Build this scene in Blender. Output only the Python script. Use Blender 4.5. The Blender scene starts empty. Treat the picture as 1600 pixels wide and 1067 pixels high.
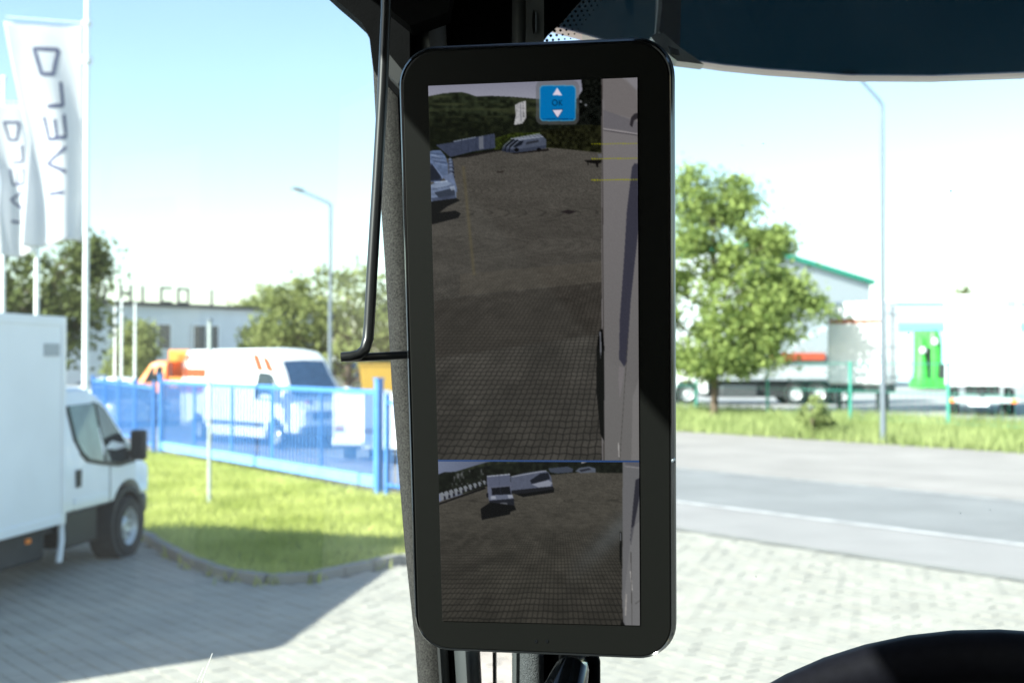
import bpy, math, random
import numpy as np
from mathutils import Vector, Matrix
rad = math.radians
random.seed(7)
rng = np.random.default_rng(7)
scene = bpy.context.scene
COL = scene.collection

# ------------------------------------------------------------------ camera, sky, sun, exposure
EYE = Vector((0, 0, 2.5)); FPX = 1914.0; PITCH = 0.0128
cam_d = bpy.data.cameras.new('camera'); cam = bpy.data.objects.new('camera', cam_d); COL.objects.link(cam)
cam.location = EYE; cam.rotation_euler = (math.pi / 2 + PITCH, 0, 0)
cam_d.sensor_width = 36; cam_d.lens = FPX / 1600 * 36; cam_d.clip_start = 0.02; cam_d.clip_end = 3000
cam_d.dof.use_dof = True; cam_d.dof.focus_distance = 0.785; cam_d.dof.aperture_fstop = 12.5
scene.camera = cam
SUN_EL = 31.0; SUN_HEAD = 52.0          # the light travels towards heading 52 deg (clockwise from +Y)
world = bpy.data.worlds.new('World'); scene.world = world; world.use_nodes = True
wn = world.node_tree.nodes; wl = world.node_tree.links
bg = wn['Background']; sky = wn.new('ShaderNodeTexSky'); sky.sky_type = 'NISHITA'; sky.sun_disc = False
sky.sun_elevation = rad(SUN_EL); sky.sun_rotation = rad(SUN_HEAD + 180); sky.air_density = 1.0; sky.dust_density = 0.7; sky.ozone_density = 0.3
wl.new(sky.outputs[0], bg.inputs[0]); bg.inputs[1].default_value = 0.102
sd = bpy.data.lights.new('sun', 'SUN'); sd.energy = 5.0; sd.angle = rad(0.53); sd.color = (1.0, 0.95, 0.87)
sun = bpy.data.objects.new('sun', sd); COL.objects.link(sun); sun.location = (-8, -8, 12)
ce = math.cos(rad(SUN_EL))
SUNV = Vector((math.sin(rad(SUN_HEAD)) * ce, math.cos(rad(SUN_HEAD)) * ce, -math.sin(rad(SUN_EL))))
sun.rotation_euler = SUNV.to_track_quat('-Z', 'Y').to_euler()
EXPO = 1.55
vs = scene.view_settings; vs.view_transform = 'Standard'; vs.look = 'None'; vs.exposure = EXPO; vs.gamma = 1; vs.use_curve_mapping = False
scene.render.engine = 'CYCLES'; scene.cycles.use_denoising = True
scene.cycles.max_bounces = 10; scene.cycles.transparent_max_bounces = 24

# ------------------------------------------------------------------ helpers
FW = Vector((0, math.cos(PITCH), math.sin(PITCH))); UP = Vector((0, -math.sin(PITCH), math.cos(PITCH)))
def ray(px, py):
    return Vector((1, 0, 0)) * ((px - 800) / FPX) + FW + UP * ((533.5 - py) / FPX)
def at(px, py, d):                       # point at depth d (metres along +Y)
    r = ray(px, py); return EYE + r * (d / r.y)
def gnd(px, py, z=0.0):                  # point of the ground seen at a pixel
    r = ray(px, py); return EYE + r * ((z - EYE.z) / r.z)

def lin(c):
    return tuple(((x / 255 / 12.92) if x / 255 <= .04045 else ((x / 255 + .055) / 1.055) ** 2.4) for x in c)

def newmat(name):
    m = bpy.data.materials.new(name); m.use_nodes = True
    nt = m.node_tree; return m, nt, nt.nodes, nt.links, nt.nodes['Principled BSDF']

def mat(name, col, rough=.6, metal=0., var=.12, scale=8., bump=0., bscale=60., coat=0., spec=.5, col2=None, wpos=False):
    m, nt, n, l, b = newmat(name)
    b.inputs['Roughness'].default_value = rough; b.inputs['Metallic'].default_value = metal
    b.inputs['Specular IOR Level'].default_value = spec; b.inputs['Coat Weight'].default_value = coat
    tc = n.new('ShaderNodeTexCoord'); nz = n.new('ShaderNodeTexNoise'); nz.inputs['Scale'].default_value = scale; nz.inputs['Detail'].default_value = 5
    src = n.new('ShaderNodeNewGeometry').outputs['Position'] if wpos else tc.outputs['Object']
    l.new(src, nz.inputs['Vector'])
    rp = n.new('ShaderNodeValToRGB'); rp.color_ramp.elements[0].position = .3; rp.color_ramp.elements[1].position = .7
    c2 = col2 if col2 else tuple(min(1, c * (1 + var)) for c in col)
    rp.color_ramp.elements[0].color = (*(c * (1 - var) for c in col), 1); rp.color_ramp.elements[1].color = (*c2, 1)
    l.new(nz.outputs[0], rp.inputs[0]); l.new(rp.outputs[0], b.inputs['Base Color'])
    if bump:
        n2 = n.new('ShaderNodeTexNoise'); n2.inputs['Scale'].default_value = bscale; n2.inputs['Detail'].default_value = 4
        l.new(src, n2.inputs['Vector'])
        bp = n.new('ShaderNodeBump'); bp.inputs['Strength'].default_value = bump; bp.inputs['Distance'].default_value = .01
        l.new(n2.outputs[0], bp.inputs['Height']); l.new(bp.outputs[0], b.inputs['Normal'])
    return m

class MB:
    def __init__(s): s.v = []; s.f = []
    def add(s, vs, fs):
        k = len(s.v); s.v += [Vector(p) for p in vs]; s.f += [[i + k for i in f] for f in fs]; return s
    def box(s, c, d, rz=0, M=None):
        x, y, z = (k / 2 for k in d)
        vs = [Vector((sx * x, sy * y, sz * z)) for sz in (-1, 1) for sx, sy in ((-1, -1), (1, -1), (1, 1), (-1, 1))]
        if M is None: M = Matrix.Rotation(rz, 3, 'Z')
        return s.add([M @ p + Vector(c) for p in vs], [(3, 2, 1, 0), (4, 5, 6, 7), (0, 1, 5, 4), (1, 2, 6, 5), (2, 3, 7, 6), (3, 0, 4, 7)])
    def bar(s, a, b, w, h):
        a = Vector(a); b = Vector(b); d = b - a; L = d.length; x = d.normalized()
        z0 = Vector((0, 0, 1)) if abs(x.z) < .95 else Vector((0, 1, 0))
        y = z0.cross(x).normalized(); z = x.cross(y)
        M = Matrix((x, y, z)).transposed()
        return s.box((a + b) / 2, (L, w, h), M=M)
    def prism(s, pts, ax, off, th):       # polygon (i,j) extruded along ax by th from off
        def mk(p, t):
            if ax == 'y': return (p[0], off + t, p[1])
            if ax == 'x': return (off + t, p[0], p[1])
            return (p[0], p[1], off + t)
        n = len(pts); vs = [mk(p, 0) for p in pts] + [mk(p, th) for p in pts]
        return s.add(vs, [list(range(n))[::-1], list(range(n, 2 * n))] + [(i, (i + 1) % n, n + (i + 1) % n, n + i) for i in range(n)])
    def tube(s, path, r, n=10, cap=True):
        path = [Vector(p) for p in path]; rs = r if isinstance(r, (list, tuple)) else [r] * len(path)
        rings = []; ref = None
        for i, p in enumerate(path):
            t = (path[min(i + 1, len(path) - 1)] - path[max(i - 1, 0)]).normalized()
            if ref is None: ref = Vector((0, 0, 1)) if abs(t.z) < .9 else Vector((1, 0, 0))
            a = (ref - t * ref.dot(t)).normalized(); b = t.cross(a); ref = a
            rings.append([p + (a * math.cos(2 * math.pi * k / n) + b * math.sin(2 * math.pi * k / n)) * rs[i] for k in range(n)])
        return s.loft(rings, cap)
    def loft(s, rings, cap=True):
        n = len(rings[0]); vs = [p for r in rings for p in r]; fs = []
        for i in range(len(rings) - 1):
            for k in range(n):
                fs.append((i * n + k, i * n + (k + 1) % n, (i + 1) * n + (k + 1) % n, (i + 1) * n + k))
        if cap: fs += [list(range(n))[::-1], list(range((len(rings) - 1) * n, len(rings) * n))]
        return s.add(vs, fs)
    def lathe(s, prof, c, axis='z', n=20, cap=True):
        c = Vector(c); rings = []
        for r, h in prof:
            ring = []
            for k in range(n):
                a = 2 * math.pi * k / n; x, y = r * math.cos(a), r * math.sin(a)
                ring.append(c + (Vector((x, y, h)) if axis == 'z' else Vector((x, h, y)) if axis == 'y' else Vector((h, x, y))))
            rings.append(ring)
        return s.loft(rings, cap)
    def build(s, name, m, parent=None, smooth=False, bevel=0., world=False, seg=2):
        org = Vector((0, 0, 0))
        if parent is None:
            a = np.array([tuple(p) for p in s.v]); mn, mx = a.min(0), a.max(0)
            org = Vector(((mn[0] + mx[0]) / 2, (mn[1] + mx[1]) / 2, mn[2]))
        elif world: org = Vector(parent['_loc'])
        me = bpy.data.meshes.new(name)
        me.from_pydata([tuple(p - org) for p in s.v], [], s.f); me.update()
        import bmesh
        bm = bmesh.new(); bm.from_mesh(me); bmesh.ops.recalc_face_normals(bm, faces=bm.faces); bm.to_mesh(me); bm.free()
        if smooth:
            me.polygons.foreach_set('use_smooth', [True] * len(me.polygons))
            me.set_sharp_from_angle(angle=rad(38))
        me.materials.append(m)
        o = bpy.data.objects.new(name, me); COL.objects.link(o)
        if parent is None: o.location = org
        else: o.parent = parent
        if bevel:
            bv = o.modifiers.new('bevel', 'BEVEL'); bv.width = bevel; bv.segments = seg; bv.limit_method = 'ANGLE'; bv.angle_limit = rad(40)
            me.polygons.foreach_set('use_smooth', [True] * len(me.polygons)); me.set_sharp_from_angle(angle=rad(50))
        return o

def fastmesh(name, V, Fq, m, parent=None):
    V = np.asarray(V, np.float32); Fq = np.asarray(Fq, np.int32); k = Fq.shape[1]
    me = bpy.data.meshes.new(name); me.vertices.add(len(V)); me.vertices.foreach_set('co', V.ravel())
    me.loops.add(Fq.size); me.loops.foreach_set('vertex_index', Fq.ravel())
    me.polygons.add(len(Fq)); me.polygons.foreach_set('loop_start', np.arange(0, Fq.size, k, dtype=np.int32))
    me.polygons.foreach_set('use_smooth', np.zeros(len(Fq), bool)); me.update(calc_edges=True); me.validate(); me.materials.append(m)
    o = bpy.data.objects.new(name, me); COL.objects.link(o)
    if parent: o.parent = parent
    return o

def thing(name, label, cat, loc=(0, 0, 0), rz=0, group=None):
    o = bpy.data.objects.new(name, None); COL.objects.link(o); o.empty_display_size = .2
    o.location = loc; o.rotation_euler = (0, 0, rz); o['label'] = label; o['category'] = cat; o['_loc'] = tuple(loc)
    if group: o['group'] = group
    return o
def tag(o, label, cat, group=None):
    o['label'] = label; o['category'] = cat
    if group: o['group'] = group
    return o
def struct(o, kind='structure', label=None):
    o['kind'] = kind
    if label: o['label'] = label
    return o
def copy_obj(o, parent, loc=None, rot=None, scale=None):
    c = o.copy(); COL.objects.link(c); c.parent = parent
    if loc is not None: c.location = loc
    if rot is not None: c.rotation_euler = rot
    if scale is not None: c.scale = scale
    return c
def head(h): return rad(90 - h)           # rotation so that local +x points to heading h

def in_poly(P, x, y):
    c = np.zeros(np.shape(x), bool); n = len(P)
    for i in range(n):
        x1, y1 = P[i]; x2, y2 = P[(i + 1) % n]
        if y1 == y2: continue
        c ^= ((y1 > y) != (y2 > y)) & (x < (x2 - x1) * (y - y1) / (y2 - y1) + x1)
    return c

# ------------------------------------------------------------------ materials
WHITE = mat('white_paint', (.78, .79, .80), .32, var=.03, scale=3, coat=.3)
WHITE2 = mat('white_panel', (.80, .82, .84), .45, var=.04, scale=1.5)
GREYW = mat('grey_white_panel', (.36, .39, .41), .5, var=.06)
BLACKP = mat('black_plastic', (.012, .013, .014), .55, var=.2)
RUBBER = mat('tyre_rubber', (.02, .02, .02), .85, var=.25, scale=20)
CHASSIS = mat('dark_chassis', (.022, .024, .026), .7, var=.3)
STEEL = mat('galvanised_steel', (.17, .20, .23), .42, metal=.3, var=.1, scale=12)
RIM = mat('wheel_rim', (.5, .51, .52), .4, metal=.4, var=.12, scale=15)
GLASSD = mat('dark_vehicle_glass', (.02, .03, .035), .06, var=.1)
GLASSB = mat('blue_vehicle_glass', (.04, .08, .15), .1, var=.2)
ORANGE = mat('orange_paint', (.85, .25, .03), .45, var=.08)
STRIPE = mat('orange_film', (.30, .05, .004), .45, var=.08)
PINK = mat('pink_film', (.26, .045, .06), .45, var=.08)
YELLOW = mat('yellow_paint', (.42, .25, .03), .5, var=.1)
BLUE = mat('blue_coating', (.06, .21, .54), .45, var=.1)
BLUEL = mat('light_blue_coating', (.16, .36, .72), .5, var=.12)
GREENF = mat('green_coating', (.05, .30, .23), .5, var=.1)
GREENM = mat('green_machine_paint', (.05, .40, .05), .45, var=.3, scale=2)
LAMPO = mat('orange_lens', (.9, .22, .02), .3)
LAMPR = mat('red_lens', (.5, .03, .02), .3)
LAMPW = mat('clear_lens', (.7, .72, .74), .15)
REDB = mat('rust_red_paint', (.38, .07, .03), .6, var=.15)
BARK = mat('bark', (.12, .085, .06), .9, var=.3, scale=14, bump=.6, bscale=30)
CONC = mat('concrete', (.26, .25, .23), .85, var=.12, scale=2.5, bump=.3, bscale=90)
NAVY = mat('dark_blue_paint', (.03, .05, .11), .3, coat=.5)
SILVER = mat('silver_paint', (.4, .42, .44), .35, metal=.5)
DGREY = mat('dark_grey_paint', (.06, .065, .07), .35, coat=.4)

def leafmat(name, c1, c2, scale=1.2):
    m, nt, n, l, b = newmat(name)
    out = n['Material Output']; n.remove(b)
    tc = n.new('ShaderNodeTexCoord'); nz = n.new('ShaderNodeTexNoise'); nz.inputs['Scale'].default_value = scale; nz.inputs['Detail'].default_value = 6
    l.new(tc.outputs['Object'], nz.inputs[0])
    rp = n.new('ShaderNodeValToRGB'); rp.color_ramp.elements[0].position = .32; rp.color_ramp.elements[1].position = .68
    rp.color_ramp.elements[0].color = (*c1, 1); rp.color_ramp.elements[1].color = (*c2, 1); l.new(nz.outputs[0], rp.inputs[0])
    d = n.new('ShaderNodeBsdfDiffuse'); t = n.new('ShaderNodeBsdfTranslucent'); x = n.new('ShaderNodeMixShader'); x.inputs[0].default_value = .45
    l.new(rp.outputs[0], d.inputs[0]); l.new(rp.outputs[0], t.inputs[0]); l.new(d.outputs[0], x.inputs[1]); l.new(t.outputs[0], x.inputs[2]); l.new(x.outputs[0], out.inputs[0])
    return m
LEAF_R = leafmat('maple_leaves', (.15, .22, .07), (.42, .50, .16), 2.0)
LEAF_D = leafmat('dark_leaves', (.09, .12, .045), (.21, .24, .09))
LEAF_Y = leafmat('light_leaves', (.16, .20, .065), (.32, .35, .14))
GRASS_M = leafmat('grass_blades', (.36, .41, .10), (.62, .64, .22), .8)
GRASS_T = leafmat('tall_grass_blades', (.25, .31, .11), (.46, .51, .22), .6)

def glassmat(name, tint, dust=.012, gloss=.06, streak=None):
    m, nt, n, l, b = newmat(name); out = n['Material Output']; n.remove(b)
    tr = n.new('ShaderNodeBsdfTransparent'); tr.inputs[0].default_value = (*tint, 1)
    gl = n.new('ShaderNodeBsdfGlossy'); gl.inputs['Roughness'].default_value = .02
    lw = n.new('ShaderNodeLayerWeight'); lw.inputs[0].default_value = .5
    pw = n.new('ShaderNodeMath'); pw.operation = 'POWER'; pw.inputs[1].default_value = 5; l.new(lw.outputs['Facing'], pw.inputs[0])
    mu = n.new('ShaderNodeMath'); mu.operation = 'MULTIPLY_ADD'; mu.inputs[1].default_value = 1 - gloss; mu.inputs[2].default_value = gloss; l.new(pw.outputs[0], mu.inputs[0])
    x = n.new('ShaderNodeMixShader'); l.new(mu.outputs[0], x.inputs[0]); l.new(tr.outputs[0], x.inputs[1]); l.new(gl.outputs[0], x.inputs[2])
    tl = n.new('ShaderNodeBsdfTranslucent'); tl.inputs[0].default_value = (.8, .85, .86, 1)
    tc = n.new('ShaderNodeTexCoord'); nz = n.new('ShaderNodeTexNoise'); nz.inputs['Scale'].default_value = 9; nz.inputs['Detail'].default_value = 6
    mp = n.new('ShaderNodeMapping'); mp.inputs['Scale'].default_value = streak if streak else (1, 1, 1); l.new(tc.outputs['Object'], mp.inputs[0]); l.new(mp.outputs[0], nz.inputs[0])
    m2 = n.new('ShaderNodeMath'); m2.operation = 'MULTIPLY'; m2.inputs[1].default_value = dust * 2; l.new(nz.outputs[0], m2.inputs[0])
    y = n.new('ShaderNodeMixShader'); l.new(m2.outputs[0], y.inputs[0]); l.new(x.outputs[0], y.inputs[1]); l.new(tl.outputs[0], y.inputs[2])
    l.new(y.outputs[0], out.inputs[0]); return m
PANE = glassmat('window_glass', (.87, .975, .97), .011, .016)
CLEARV = mat('green_vehicle_glass', (.10, .15, .13), .08, var=.5, scale=2.2)
VISORM = glassmat('smoked_acrylic', (.034, .085, .098), .016, .012, (2.6, 2.6, .5))

def wallmat(name, col, period, depth=.5):   # profiled sheet cladding
    m, nt, n, l, b = newmat(name); b.inputs['Roughness'].default_value = .5; b.inputs['Base Color'].default_value = (*col, 1)
    tc = n.new('ShaderNodeTexCoord'); w = n.new('ShaderNodeTexWave'); w.inputs['Scale'].default_value = period; w.inputs['Distortion'].default_value = 0
    l.new(tc.outputs['Object'], w.inputs[0]); bp = n.new('ShaderNodeBump'); bp.inputs['Strength'].default_value = depth
    l.new(w.outputs[0], bp.inputs['Height']); l.new(bp.outputs[0], b.inputs['Normal']); return m

# ------------------------------------------------------------------ the setting: ground, road, verge, lot
RD = Vector((-.629, .777, 0)); RN = Vector((.777, .629, 0))     # along and across the road
def strip(name, n0, n1, z, m, a0=-120, a1=160, z1=None):
    mb = MB(); z1 = z if z1 is None else z1; K = 40
    vs = []; fs = []
    for i in range(K + 1):
        a = a0 + (a1 - a0) * i / K
        p = RD * a + RN * n0; q = RD * a + RN * n1; vs += [(p.x, p.y, z), (q.x, q.y, z1)]
        if i: fs.append((2 * i - 2, 2 * i - 1, 2 * i + 1, 2 * i))
    mb.add(vs, fs); return mb.build(name, m)

GROUNDM = mat('bare_ground', (.33, .32, .30), .9, var=.15, scale=.4)
g = MB(); S = 900
g.add([(-S, -S, -.09), (S, -S, -.09), (S, S, -.09), (-S, S, -.09)], [(0, 1, 2, 3)])
struct(g.build('ground', GROUNDM))

PAVE_B = None
def pavemat():
    m, nt, n, l, b = newmat('paver_bedding'); b.inputs['Roughness'].default_value = .9
    tc = n.new('ShaderNodeTexCoord'); mp = n.new('ShaderNodeMapping'); mp.inputs['Rotation'].default_value = (0, 0, rad(39)); mp.inputs['Scale'].default_value = (2.2, 2.2, 2.2)
    br = n.new('ShaderNodeTexBrick'); br.inputs['Color1'].default_value = (.20, .19, .16, 1); br.inputs['Color2'].default_value = (.22, .21, .18, 1); br.inputs['Mortar'].default_value = (.15, .14, .11, 1)
    br.inputs['Scale'].default_value = 1; br.inputs['Mortar Size'].default_value = .012; br.inputs['Brick Width'].default_value = .5; br.inputs['Row Height'].default_value = .25
    l.new(tc.outputs['Object'], mp.inputs[0]); l.new(mp.outputs[0], br.inputs[0]); l.new(br.outputs[0], b.inputs['Base Color']); return m
BED = pavemat()
PAVER = mat('concrete_paver', (.345, .325, .28), .85, var=.12, scale=1.6, bump=.35, bscale=120, wpos=True)
ASPHALT = mat('worn_asphalt', (.225, .222, .22), .85, var=.14, scale=.5, bump=.4, bscale=150)
SHOULDER = mat('shoulder_asphalt', (.30, .28, .27), .88, var=.07, scale=.9, bump=.4, bscale=150)
DIRT = mat('dusty_verge', (.31, .28, .26), .92, var=.12, scale=.5, bump=.5, bscale=40)
LINEW = mat('road_paint', (.46, .44, .43), .75, var=.25, scale=3)
LOTM = mat('pale_lot_asphalt', (.36, .35, .34), .9, var=.1, scale=.3)
SOIL = mat('turf_soil', (.13, .15, .04), .95, var=.25, scale=2)

# yard sheet on our side of the road (below the pavers)
N_PAVE, N_LINE1, N_LINE2, N_GRASS, N_FENCE = 13.25, 15.6, 20.3, 30.4, 36.8
yard = struct(strip('yard_paving', -120, N_PAVE, -.055, BED))
road = struct(strip('road', N_LINE1 - .12, N_LINE2 + .15, 0.0, ASPHALT))
should = struct(strip('road_shoulder', N_PAVE, N_LINE1 - .12, -.001, SHOULDER))
foot = struct(strip('dusty_footway', N_LINE2 + .15, N_GRASS + .5, 0.004, DIRT))
o = strip('edge_line', N_LINE1 - .10, N_LINE1 + .10, .006, LINEW); o.parent = road; o.location = o.location - road.location
o = strip('edge_line', N_LINE2 - .17, N_LINE2 + .10, .006, mat('worn_road_paint', (.34, .33, .32), .8, var=.2, scale=3)); o.parent = road; o.location = o.location - road.location
o = strip('paving_edge', N_PAVE - .185, N_PAVE + .02, .004, CONC); o.parent = yard; o.location = o.location - yard.location
verge = struct(strip('grass_verge_soil', N_GRASS, N_FENCE + 2.2, .008, SOIL, z1=.3))
lot = struct(strip('truck_lot', N_FENCE + 2.2, 420, .3, LOTM, a0=-300, a1=90))

# lawn bounded by the kerb and the gate
kpx = [(222, 838), (260, 862), (318, 890), (375, 906), (430, 912), (480, 908), (560, 892), (640, 876)]
kerb = [gnd(*p).xy for p in kpx]
G0 = gnd(252, 712); G1 = gnd(592, 776)                       # the two ends of the sliding gate
lastk = kerb[-1]
ext = [Vector((lastk.x + 1.3, lastk.y + .9)), Vector((lastk.x + 2.0, lastk.y + 2.6)), Vector((lastk.x + 2.0, lastk.y + 4.2))]
pre = [Vector((-6.5, 22)), Vector((-5.9, 18.2))]
kerb_full = [Vector((-5.6, 17.6))] + kerb + ext
lawn_poly = [Vector((-5.6, 17.6))] + kerb + ext + [Vector((G1.x + .9, G1.y + .2)), Vector((G1.x, G1.y)), Vector((G0.x, G0.y)), Vector((-17, 40)), Vector((-20, 34)), Vector((-12, 22))]
mb = MB(); mb.add([(p.x, p.y, .03) for p in lawn_poly], [list(range(len(lawn_poly)))])
lawn = struct(mb.build('lawn', SOIL))

# kerb stones
def resample(pts, step):
    out = [pts[0].copy()]; acc = 0
    for a, b in zip(pts[:-1], pts[1:]):
        L = (b - a).length; t = step - acc
        while t <= L: out.append(a + (b - a) * (t / L)); t += step
        acc = L - (t - step)
    return out
ks = resample(kerb_full, .5)
km = struct(thing('kerb', 'x', 'x')); del km['label'], km['category']
for a, b in zip(ks[:-1], ks[1:]):
    m_ = MB(); d = (b - a); dn = d.normalized(); nrm = Vector((-dn.y, dn.x))
    a2 = a + dn * .008; b2 = b - dn * .008; h = .105 + random.uniform(-.008, .008)
    m_.bar((a2.x, a2.y, h / 2 - .04), (b2.x, b2.y, h / 2 - .04), .13, h + .08)
    m_.build('kerb_stone', CONC, km, bevel=.012)

# pavers: real stones over the part of the yard in view; the 300 that show largest are objects of their own
PL, PW = .225, .165
proto_mb = MB(); proto_mb.box((0, 0, -.03), (PL - .008, PW - .012, .06))
pv0 = proto_mb.build('paver', PAVER, yard, bevel=0)
cands = []
a = -30
rows = range(int(-12 / PW), int(13.15 / PW))
for r_ in rows:
    nn = (r_ + .5) * PW
    for c_ in range(-140, 140):
        aa = c_ * PL + (PL / 2 if r_ % 2 else 0)
        p = RD * aa + RN * nn
        if not (7.6 < p.y < 22 and abs(p.x) < p.y * .47 + .3): continue
        cands.append((p.x, p.y))
cx = np.array(cands)
lp = [(p.x, p.y) for p in lawn_poly]
keep = ~in_poly(lp, cx[:, 0], cx[:, 1])
kk = np.array([(k.x, k.y) for k in ks]); dm = np.min(np.hypot(cx[:, None, 0] - kk[None, :, 0], cx[:, None, 1] - kk[None, :, 1]), axis=1)
keep &= dm > .16
keep &= (cx @ np.array([RN.x, RN.y])) < N_PAVE - .20
cx = cx[keep]
# seen pixels
pyy = 558 + FPX * 2.5 / cx[:, 1]; pxx = 800 + FPX * cx[:, 0] / cx[:, 1]
vis = (pyy < 1066) & (pxx > 2) & (pxx < 1598) & ~((pxx > 655) & (pxx < 1050) & (pyy < 1020)) & ~((pxx > 1210) & (pyy > 1070 - (pxx - 1210) * .2))
order = np.where(vis)[0][np.argsort(cx[vis][:, 1])]
near = set(order[:300].tolist())
rz0 = math.atan2(RD.y, RD.x)
yl = yard.location
V = []; Fq = []; cs, sn = math.cos(rz0), math.sin(rz0)
first = True
for i, (x, y) in enumerate(cx):
    dz = random.uniform(-.003, .003); tl = random.uniform(-.012, .012); tw = random.uniform(-.012, .012)
    if i in near:
        o = pv0 if first else copy_obj(pv0, yard)
        first = False
        o.location = (x - yl.x, y - yl.y, dz - yl.z); o.rotation_euler = (tl, tw, rz0)
    else:
        k = len(V); hx, hy = (PL - .008) / 2, (PW - .012) / 2
        for zz in (-.05, 0):
            for sx, sy in ((-1, -1), (1, -1), (1, 1), (-1, 1)):
                lx, ly = sx * hx, sy * hy
                V.append((x + lx * cs - ly * sn - yl.x, y + lx * sn + ly * cs - yl.y, zz + dz + (lx * tw + ly * tl if zz == 0 else 0) - yl.z))
        Fq += [(k + 4, k + 5, k + 6, k + 7), (k, k + 1, k + 5, k + 4), (k + 1, k + 2, k + 6, k + 5), (k + 2, k + 3, k + 7, k + 6), (k + 3, k, k + 4, k + 7)]
struct(fastmesh('paver_field', V, Fq, PAVER, yard), 'stuff')

# grass blades
def blades(name, pts, h, w, m, lean=.5, z0=None):
    n = len(pts); ang = rng.uniform(0, 2 * math.pi, n); hh = h * rng.uniform(.45, 1.15, n); ww = w * rng.uniform(.6, 1.2, n)
    la = rng.uniform(0, 2 * math.pi, n); ld = hh * lean * rng.uniform(.1, 1, n)
    z = np.zeros(n) if z0 is None else z0
    a = np.stack([pts[:, 0] - np.cos(ang) * ww, pts[:, 1] - np.sin(ang) * ww, z], 1)
    b = np.stack([pts[:, 0] + np.cos(ang) * ww, pts[:, 1] + np.sin(ang) * ww, z], 1)
    c = np.stack([pts[:, 0] + np.cos(la) * ld, pts[:, 1] + np.sin(la) * ld, z + hh], 1)
    V = np.stack([a, b, c], 1).reshape(-1, 3)
    return struct(fastmesh(name, V, np.arange(3 * n).reshape(-1, 3), m), 'stuff')
gp = np.stack([rng.uniform(-14, 2.5, 260000), rng.uniform(12.5, 36, 260000)], 1)
gp = gp[in_poly(lp, gp[:, 0], gp[:, 1]) & (np.abs(gp[:, 0]) < gp[:, 1] * .5)]
blades('grass', gp, .13, .010, GRASS_M, .7, np.full(len(gp), .028))
aa = rng.uniform(-45, 75, 110000); nn = N_GRASS + (N_FENCE + 2.0 - N_GRASS) * rng.uniform(0, 1, 110000) ** .9
nn += np.where(nn < N_GRASS + .8, rng.normal(0, .25, 110000), 0)
vp = np.stack([RD.x * aa + RN.x * nn, RD.y * aa + RN.y * nn], 1)
sel = (np.abs(vp[:, 0]) < vp[:, 1] * .5); vp = vp[sel]; nn = nn[sel]
blades('tall_grass', vp, .38, .02, GRASS_T, .5, np.clip((nn - N_GRASS) / (N_FENCE + 2.2 - N_GRASS), 0, 1) * .29)
# weeds along the kerb
wk = np.concatenate([np.array([(k.x, k.y)]) + rng.normal(0, .10, (26, 2)) for k in ks if random.random() < .55])
blades('kerb_weeds', wk, .16, .012, GRASS_M, .8, np.full(len(wk), -.01))

# ------------------------------------------------------------------ trees and shrubs
def tree(name, label, loc, height, crown, leafm, n=7000, leaf=.16, trunk_r=.16, seed=1, nclump=90, parts=('trunk', 'crown'), cat='tree', group=None, tight=1.):
    r = np.random.default_rng(seed); t = thing(name, label, cat, loc, 0, group)
    cz = np.mean([c[2] for c in crown])
    m_ = MB(); m_.tube([(0, 0, -.1), (.05, .02, height * .25), (-.04, .05, height * .5), (.03, 0, height * .8)], [trunk_r * 1.25, trunk_r, trunk_r * .7, trunk_r * .25], 9)
    cl = []
    per = max(4, nclump // len(crown))
    for (x, y, z, rx, rz) in crown:
        d = r.normal(0, 1, (per, 3)); d /= np.linalg.norm(d, axis=1)[:, None]; q = r.uniform(.35, 1.0, per) ** .6
        cl.append(np.stack([x + d[:, 0] * rx * q, y + d[:, 1] * rx * q, z + d[:, 2] * rz * q], 1))
    cl = np.concatenate(cl)
    for k in range(0, len(cl), 5):
        p = Vector(cl[k]); s = Vector((0, 0, min(max(p.z - .35 * math.hypot(p.x, p.y) - .4, height * .15), height * .75)))
        m_.tube([s, (s + p) / 2 + Vector((0, 0, .15)), p], [trunk_r * .34, trunk_r * .2, .012], 5)
    m_.build('trunk', BARK, t, smooth=True)
    m = n // len(cl); C = np.repeat(cl, m, 0) + r.normal(0, 1, (len(cl) * m, 3)) * np.repeat(r.uniform(.22, .5, len(cl)) * tight, m)[:, None] * np.array([1.15, 1.15, .75]) * (height / 8)
    N = len(C); u = r.normal(0, 1, (N, 3)); u /= np.linalg.norm(u, axis=1)[:, None]; w = r.normal(0, 1, (N, 3)); w[:, 2] *= .6
    w -= u * (u * w).sum(1)[:, None]; w /= np.linalg.norm(w, axis=1)[:, None]; s = leaf * r.uniform(.6, 1.3, N)[:, None]
    V = np.stack([C - u * s, C + w * s * .6, C + u * s, C - w * s * .6], 1).reshape(-1, 3)
    fastmesh('crown', V, np.arange(4 * N).reshape(-1, 4), leafm, t); return t

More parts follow.
